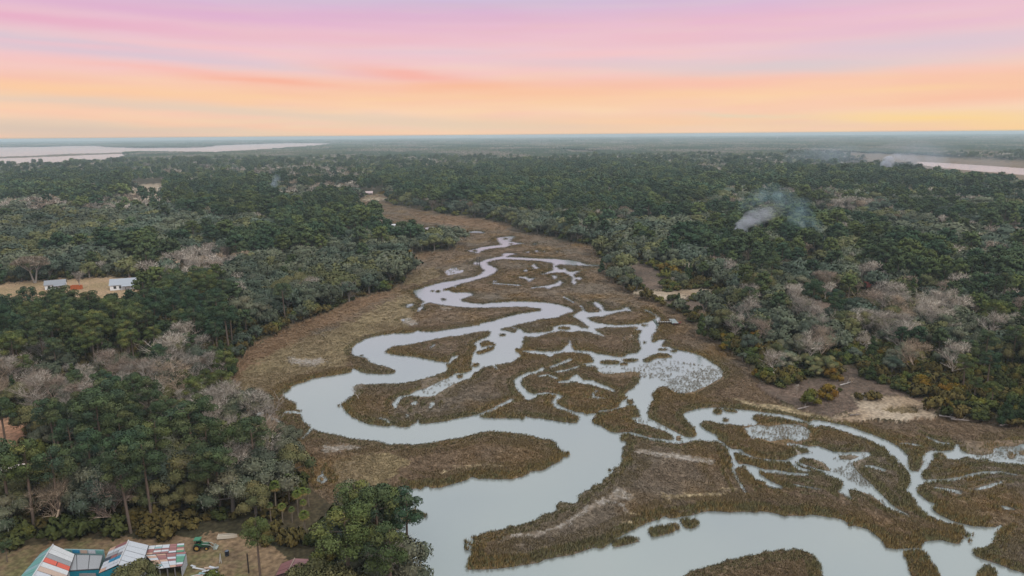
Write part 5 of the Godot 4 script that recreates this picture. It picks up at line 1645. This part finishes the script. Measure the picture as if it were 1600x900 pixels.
	for k in 5:
		for e in [-1.0, 1.0]:
			var q := ground(747.5 + e * 2.2, 405.0 + k * 2.6)
			var pile := Sheaf.new()
			pile.tube(Vector3(q.x, -0.8, q.z), Vector3(q.x, 1.7 + 0.3 * (k % 2), q.z), 0.30, 0.26, 6, Color.WHITE)
			part("pile", pile.mesh(), paint("wet_wood", Color(0.09, 0.075, 0.06)), pier)
		var qa := ground(744.8, 405.0 + k * 2.6)
		var qb := ground(750.2, 405.0 + k * 2.6)
		var beam := Sheaf.new()
		beam.box(Vector3(qa.x, 1.1, qa.z - 0.2), Vector3(qb.x, 1.4, qa.z + 0.2), Color.WHITE)
		part("crossbeam", beam.mesh(), mats.wet_wood, pier)
	# driftwood and fallen trunks on the right bank
	var log_words := ["bleached fallen trunk lying highest on the brushy bank", "pale fallen log on the brushy bank above the sand", "grey log half buried at the left of the sandy clearing", "short pale log at the right foot of the brushy bank", "thin bleached log at the marsh edge right of the sand", "broken grey trunk at the far right marsh edge", "dark log lying along the brushy bank", "weathered log near the left end of the brushy bank"]
	var log_at := [[1322, 600, 7.0, 0.5], [1310, 592, 6.0, 1.0], [1336, 649, 4.0, 0.2], [1480, 652, 4.5, -0.5], [1500, 657, 5.0, -0.35], [1572, 664, 5.5, 0.3], [1350, 617, 6.0, -0.2], [1255, 638, 5.0, 0.4]]
	for k in 8:
		var q: Array = log_at[k]
		var sh := Sheaf.new()
		var l: float = q[2]
		sh.tube(Vector3(-l / 2, 0.2, 0), Vector3(0, 0.28, 0.15), 0.28, 0.22, 6, Color(1, 1, 1))
		sh.tube(Vector3(0, 0.28, 0.15), Vector3(l / 2, 0.35, 0), 0.22, 0.10, 6, Color(1, 1, 1))
		sh.tube(Vector3(l * 0.1, 0.3, 0.1), Vector3(l * 0.3, 1.2, -0.6), 0.10, 0.03, 5, Color(1, 1, 1))
		sh.tube(Vector3(-l * 0.2, 0.25, 0.1), Vector3(-l * 0.05, 0.9, 0.8), 0.10, 0.03, 5, Color(1, 1, 1))
		var o := part("fallen_log", sh.mesh(), paint("drift %d" % (k % 3), [Color(0.52, 0.47, 0.43), Color(0.36, 0.31, 0.28), Color(0.22, 0.18, 0.16)][k % 3], 0.9), self)
		o.position = ground(q[0], q[1], 0.95)
		o.rotation.y = q[3]
		tag(o, log_words[k], "log", "fallen logs along the right bank")
	name_the_trees()


func skiff(called: String, label: String, at: Vector3, turn: float, long: float, color: Color, upturned: bool) -> void:
	var o := base(called, at, turn)
	tag(o, label, "boat")
	var s := Sheaf.new()
	var t := Sheaf.new()
	var ribs := []
	for k in 9:
		var f := k / 8.0
		var half := 0.85 * sin(PI * pow(lerpf(0.30, 1.0, 1.0 - f), 0.8)) if f > 0.0 else 0.62
		half = 0.75 * pow(maxf(0.0, 1.0 - pow(f, 2.6)), 0.6) + 0.02
		ribs.append([lerpf(-long / 2, long / 2, f), half, 0.55 + 0.2 * f * f, half * 0.72])
	var flip := -1.0 if upturned else 1.0
	var lift := 0.75 if upturned else 0.0
	for k in 8:
		var a: Array = ribs[k]
		var b: Array = ribs[k + 1]
		for e in [-1.0, 1.0]:
			s.slab(Vector3(a[0], lift + flip * a[2], e * a[1]), Vector3(b[0], lift + flip * b[2], e * b[1]), Vector3(b[0], lift, e * b[3]), Vector3(a[0], lift, e * a[3]), Vector3(0, 0, -0.05 * e), Color.WHITE)
		s.slab(Vector3(a[0], lift, a[3]), Vector3(b[0], lift, b[3]), Vector3(b[0], lift, -b[3]), Vector3(a[0], lift, -a[3]), Vector3(0, flip * 0.05, 0), Color.WHITE)
	var st: Array = ribs[0]
	s.box(Vector3(st[0] - 0.05, minf(lift, lift + flip * st[2]), -st[1]), Vector3(st[0], maxf(lift, lift + flip * st[2]), st[1]), Color.WHITE)
	part("hull", s.mesh(), simple(color, 0.6), o)
	if not upturned:
		for k in [2, 5]:
			var a: Array = ribs[k]
			var q := Sheaf.new()
			q.box(Vector3(a[0] - 0.14, 0.35, -a[1] + 0.05), Vector3(a[0] + 0.14, 0.40, a[1] - 0.05), Color.WHITE)
			part("thwart", q.mesh(), paint("thwart", Color(0.4, 0.33, 0.25)), o)
	else:
		var q := Sheaf.new()
		q.box(Vector3(-long * 0.45, lift, -0.05), Vector3(long * 0.42, lift + 0.09, 0.05), Color.WHITE)
		part("keel", q.mesh(), paint("keel", Color(0.25, 0.2, 0.16)), o)


func tractor() -> void:
	var o := base("tractor", ground(316, 858, 1.3), 0.12)
	tag(o, "green tractor with a front loader parked behind the workshop", "tractor")
	var green := paint("tractor_green", Color(0.015, 0.10, 0.045), 0.4, 0.5)
	var dark := paint("dark_iron", Color(0.02, 0.022, 0.025), 0.6)
	var hub := paint("hub_yellow", Color(0.62, 0.38, 0.10), 0.5)
	var hood := Sheaf.new()
	hood.box(Vector3(-0.2, 0.75, -0.38), Vector3(1.5, 1.35, 0.38), Color.WHITE)
	hood.slab(Vector3(-0.2, 1.35, -0.38), Vector3(1.5, 1.35, -0.38), Vector3(1.45, 1.47, 0), Vector3(-0.2, 1.5, 0), Vector3(0, -0.02, 0), Color.WHITE)
	hood.slab(Vector3(-0.2, 1.35, 0.38), Vector3(1.5, 1.35, 0.38), Vector3(1.45, 1.47, 0), Vector3(-0.2, 1.5, 0), Vector3(0, -0.02, 0), Color.WHITE)
	part("hood", hood.mesh(), green, o)
	var frame := Sheaf.new()
	frame.box(Vector3(-1.3, 0.55, -0.3), Vector3(1.6, 0.75, 0.3), Color.WHITE)
	part("chassis", frame.mesh(), dark, o)
	for e in [-1.0, 1.0]:
		var fender := Sheaf.new()
		for k in 5:
			var a0 := PI * (0.15 + 0.16 * k)
			var a1 := PI * (0.15 + 0.16 * (k + 1))
			fender.slab(Vector3(-0.85 + cos(a0) * 0.95, 0.8 + sin(a0) * 0.9, e * 0.45), Vector3(-0.85 + cos(a1) * 0.95, 0.8 + sin(a1) * 0.9, e * 0.45), Vector3(-0.85 + cos(a1) * 0.95, 0.8 + sin(a1) * 0.9, e * 0.95), Vector3(-0.85 + cos(a0) * 0.95, 0.8 + sin(a0) * 0.9, e * 0.95), Vector3(0, -0.04, 0), Color.WHITE)
		part("fender", fender.mesh(), green, o)
	for q in [Vector3(-1.25, 0, -0.5), Vector3(-1.25, 0, 0.5), Vector3(-0.25, 0, -0.5), Vector3(-0.25, 0, 0.5)]:
		var p := Sheaf.new()
		p.tube(q + Vector3(0, 0.8, 0), q + Vector3(0, 2.5, 0), 0.05, 0.05, 5, Color.WHITE)
		part("roof_post", p.mesh(), dark, o)
	var roof := Sheaf.new()
	roof.box(Vector3(-1.45, 2.5, -0.7), Vector3(-0.02, 2.64, 0.7), Color.WHITE)
	part("canopy", roof.mesh(), paint("canopy_green", Color(0.07, 0.25, 0.15), 0.5), o)
	var seat := Sheaf.new()
	seat.box(Vector3(-1.1, 1.05, -0.28), Vector3(-0.65, 1.2, 0.28), Color.WHITE)
	seat.box(Vector3(-1.15, 1.2, -0.28), Vector3(-1.02, 1.7, 0.28), Color.WHITE)
	part("seat", seat.mesh(), dark, o)
	for e in [-1.0, 1.0]:
		wheel(o, Vector3(-0.85, 0.78, e * 0.72), 0.78, 0.22, hub)
		wheel(o, Vector3(1.15, 0.48, e * 0.66), 0.48, 0.16, hub)
		var arm := Sheaf.new()
		arm.tube(Vector3(0.2, 1.45, e * 0.5), Vector3(1.9, 1.15, e * 0.5), 0.08, 0.08, 5, Color.WHITE)
		arm.tube(Vector3(1.9, 1.15, e * 0.5), Vector3(2.6, 0.4, e * 0.5), 0.08, 0.07, 5, Color.WHITE)
		part("loader_arm", arm.mesh(), paint("pale_iron", Color(0.42, 0.46, 0.42), 0.5), o)
	var bucket := Sheaf.new()
	bucket.slab(Vector3(2.55, 0.75, -0.8), Vector3(2.55, 0.75, 0.8), Vector3(2.6, 0.08, 0.8), Vector3(2.6, 0.08, -0.8), Vector3(0.04, 0, 0), Color.WHITE)
	bucket.slab(Vector3(2.6, 0.08, -0.8), Vector3(2.6, 0.08, 0.8), Vector3(3.3, 0.12, 0.8), Vector3(3.3, 0.12, -0.8), Vector3(0, 0.04, 0), Color.WHITE)
	for e in [-0.8, 0.77]:
		bucket.tri(Vector3(2.57, 0.75, e), Vector3(2.6, 0.08, e), Vector3(3.3, 0.12, e), Vector3(0, 0, signf(e)), Color.WHITE)
	part("bucket", bucket.mesh(), mats.pale_iron, o)


# ---------------------------------------------------------------- smoke from brush fires

func puff(parent: Node, at: Vector3, size: Vector3, density: float, color: Color) -> void:
	var f := FogVolume.new()
	f.name = "puff"
	f.shape = RenderingServer.FOG_VOLUME_SHAPE_ELLIPSOID
	f.size = size
	f.position = at
	var m := FogMaterial.new()
	m.density = density
	m.albedo = color
	f.material = m
	parent.add_child(f, true)


func build_smoke() -> void:
	var g := RandomNumberGenerator.new()
	g.seed = 8
	var plumes := [
		["white smoke rising from the brush fire in the right woods", 1150, 391, [[-1, 9, 0, 4, 0.15], [0, 12, 0, 6, 0.10], [2, 14, -1, 7, 0.075], [5, 17, -2, 10, 0.045], [8, 19, -2, 12, 0.032], [12, 22, -4, 14, 0.024], [17, 24, -5, 15, 0.017], [23, 25, -6, 16, 0.012], [30, 28, -8, 17, 0.008]], Color(0.94, 0.96, 1.0)],
		["thin bluish smoke haze drifting right of the white smoke", 1215, 391, [[-16, 38, -6, 16, 0.0065], [-6, 41, -6, 19, 0.0055], [4, 37, -5, 20, 0.005], [12, 29, -4, 22, 0.005], [18, 21, -4, 22, 0.0055], [25, 15, 0, 18, 0.0055], [-24, 33, -8, 13, 0.007]], Color(0.72, 0.88, 0.94)],
		["distant white smoke plume near the far creek on the right", 1382, 275, [[0, 20, 0, 22, 0.06], [8, 28, -6, 24, 0.03], [24, 28, -10, 34, 0.009], [60, 22, -10, 44, 0.0045], [110, 20, -10, 50, 0.003], [200, 20, 0, 100, 0.0010]], Color(0.93, 0.95, 1.0)],
		["thin wisp of smoke above the woods on the left", 428, 322, [[0, 18, 0, 8, 0.04], [2, 25, -2, 10, 0.025], [5, 33, -3, 12, 0.014]], Color(0.85, 0.93, 1.0)],
		["faint smoke haze lying over the far flats on the right", 1330, 262, [[0, 26, 0, 160, 0.0010], [120, 28, 30, 190, 0.0009], [-120, 24, 60, 150, 0.0011], [-60, 40, 30, 120, 0.0008], [220, 30, -40, 170, 0.0007]], Color(0.85, 0.92, 1.0)],
	]
	for q in plumes:
		var o := base("smoke_plume", ground(q[1], q[2], 1.0))
		tag(o, q[0], "smoke", "", "stuff")
		for b in q[3]:
			var e: float = b[3]
			puff(o, Vector3(b[0], b[1] + 3.0, b[2]), Vector3(e, e * (0.85 if e < 60 else 0.35), e), b[4] * (1.1 if b[4] > 0.02 else 0.9), q[4])
			if e < 60:
				for k in 3:
					puff(o, Vector3(b[0], b[1], b[2]) + Vector3(g.randf_range(-0.4, 0.4), g.randf_range(-0.3, 0.4), g.randf_range(-0.3, 0.3)) * e, Vector3(e, e * 0.7, e) * g.randf_range(0.4, 0.7), b[4] * 1.1, q[4])
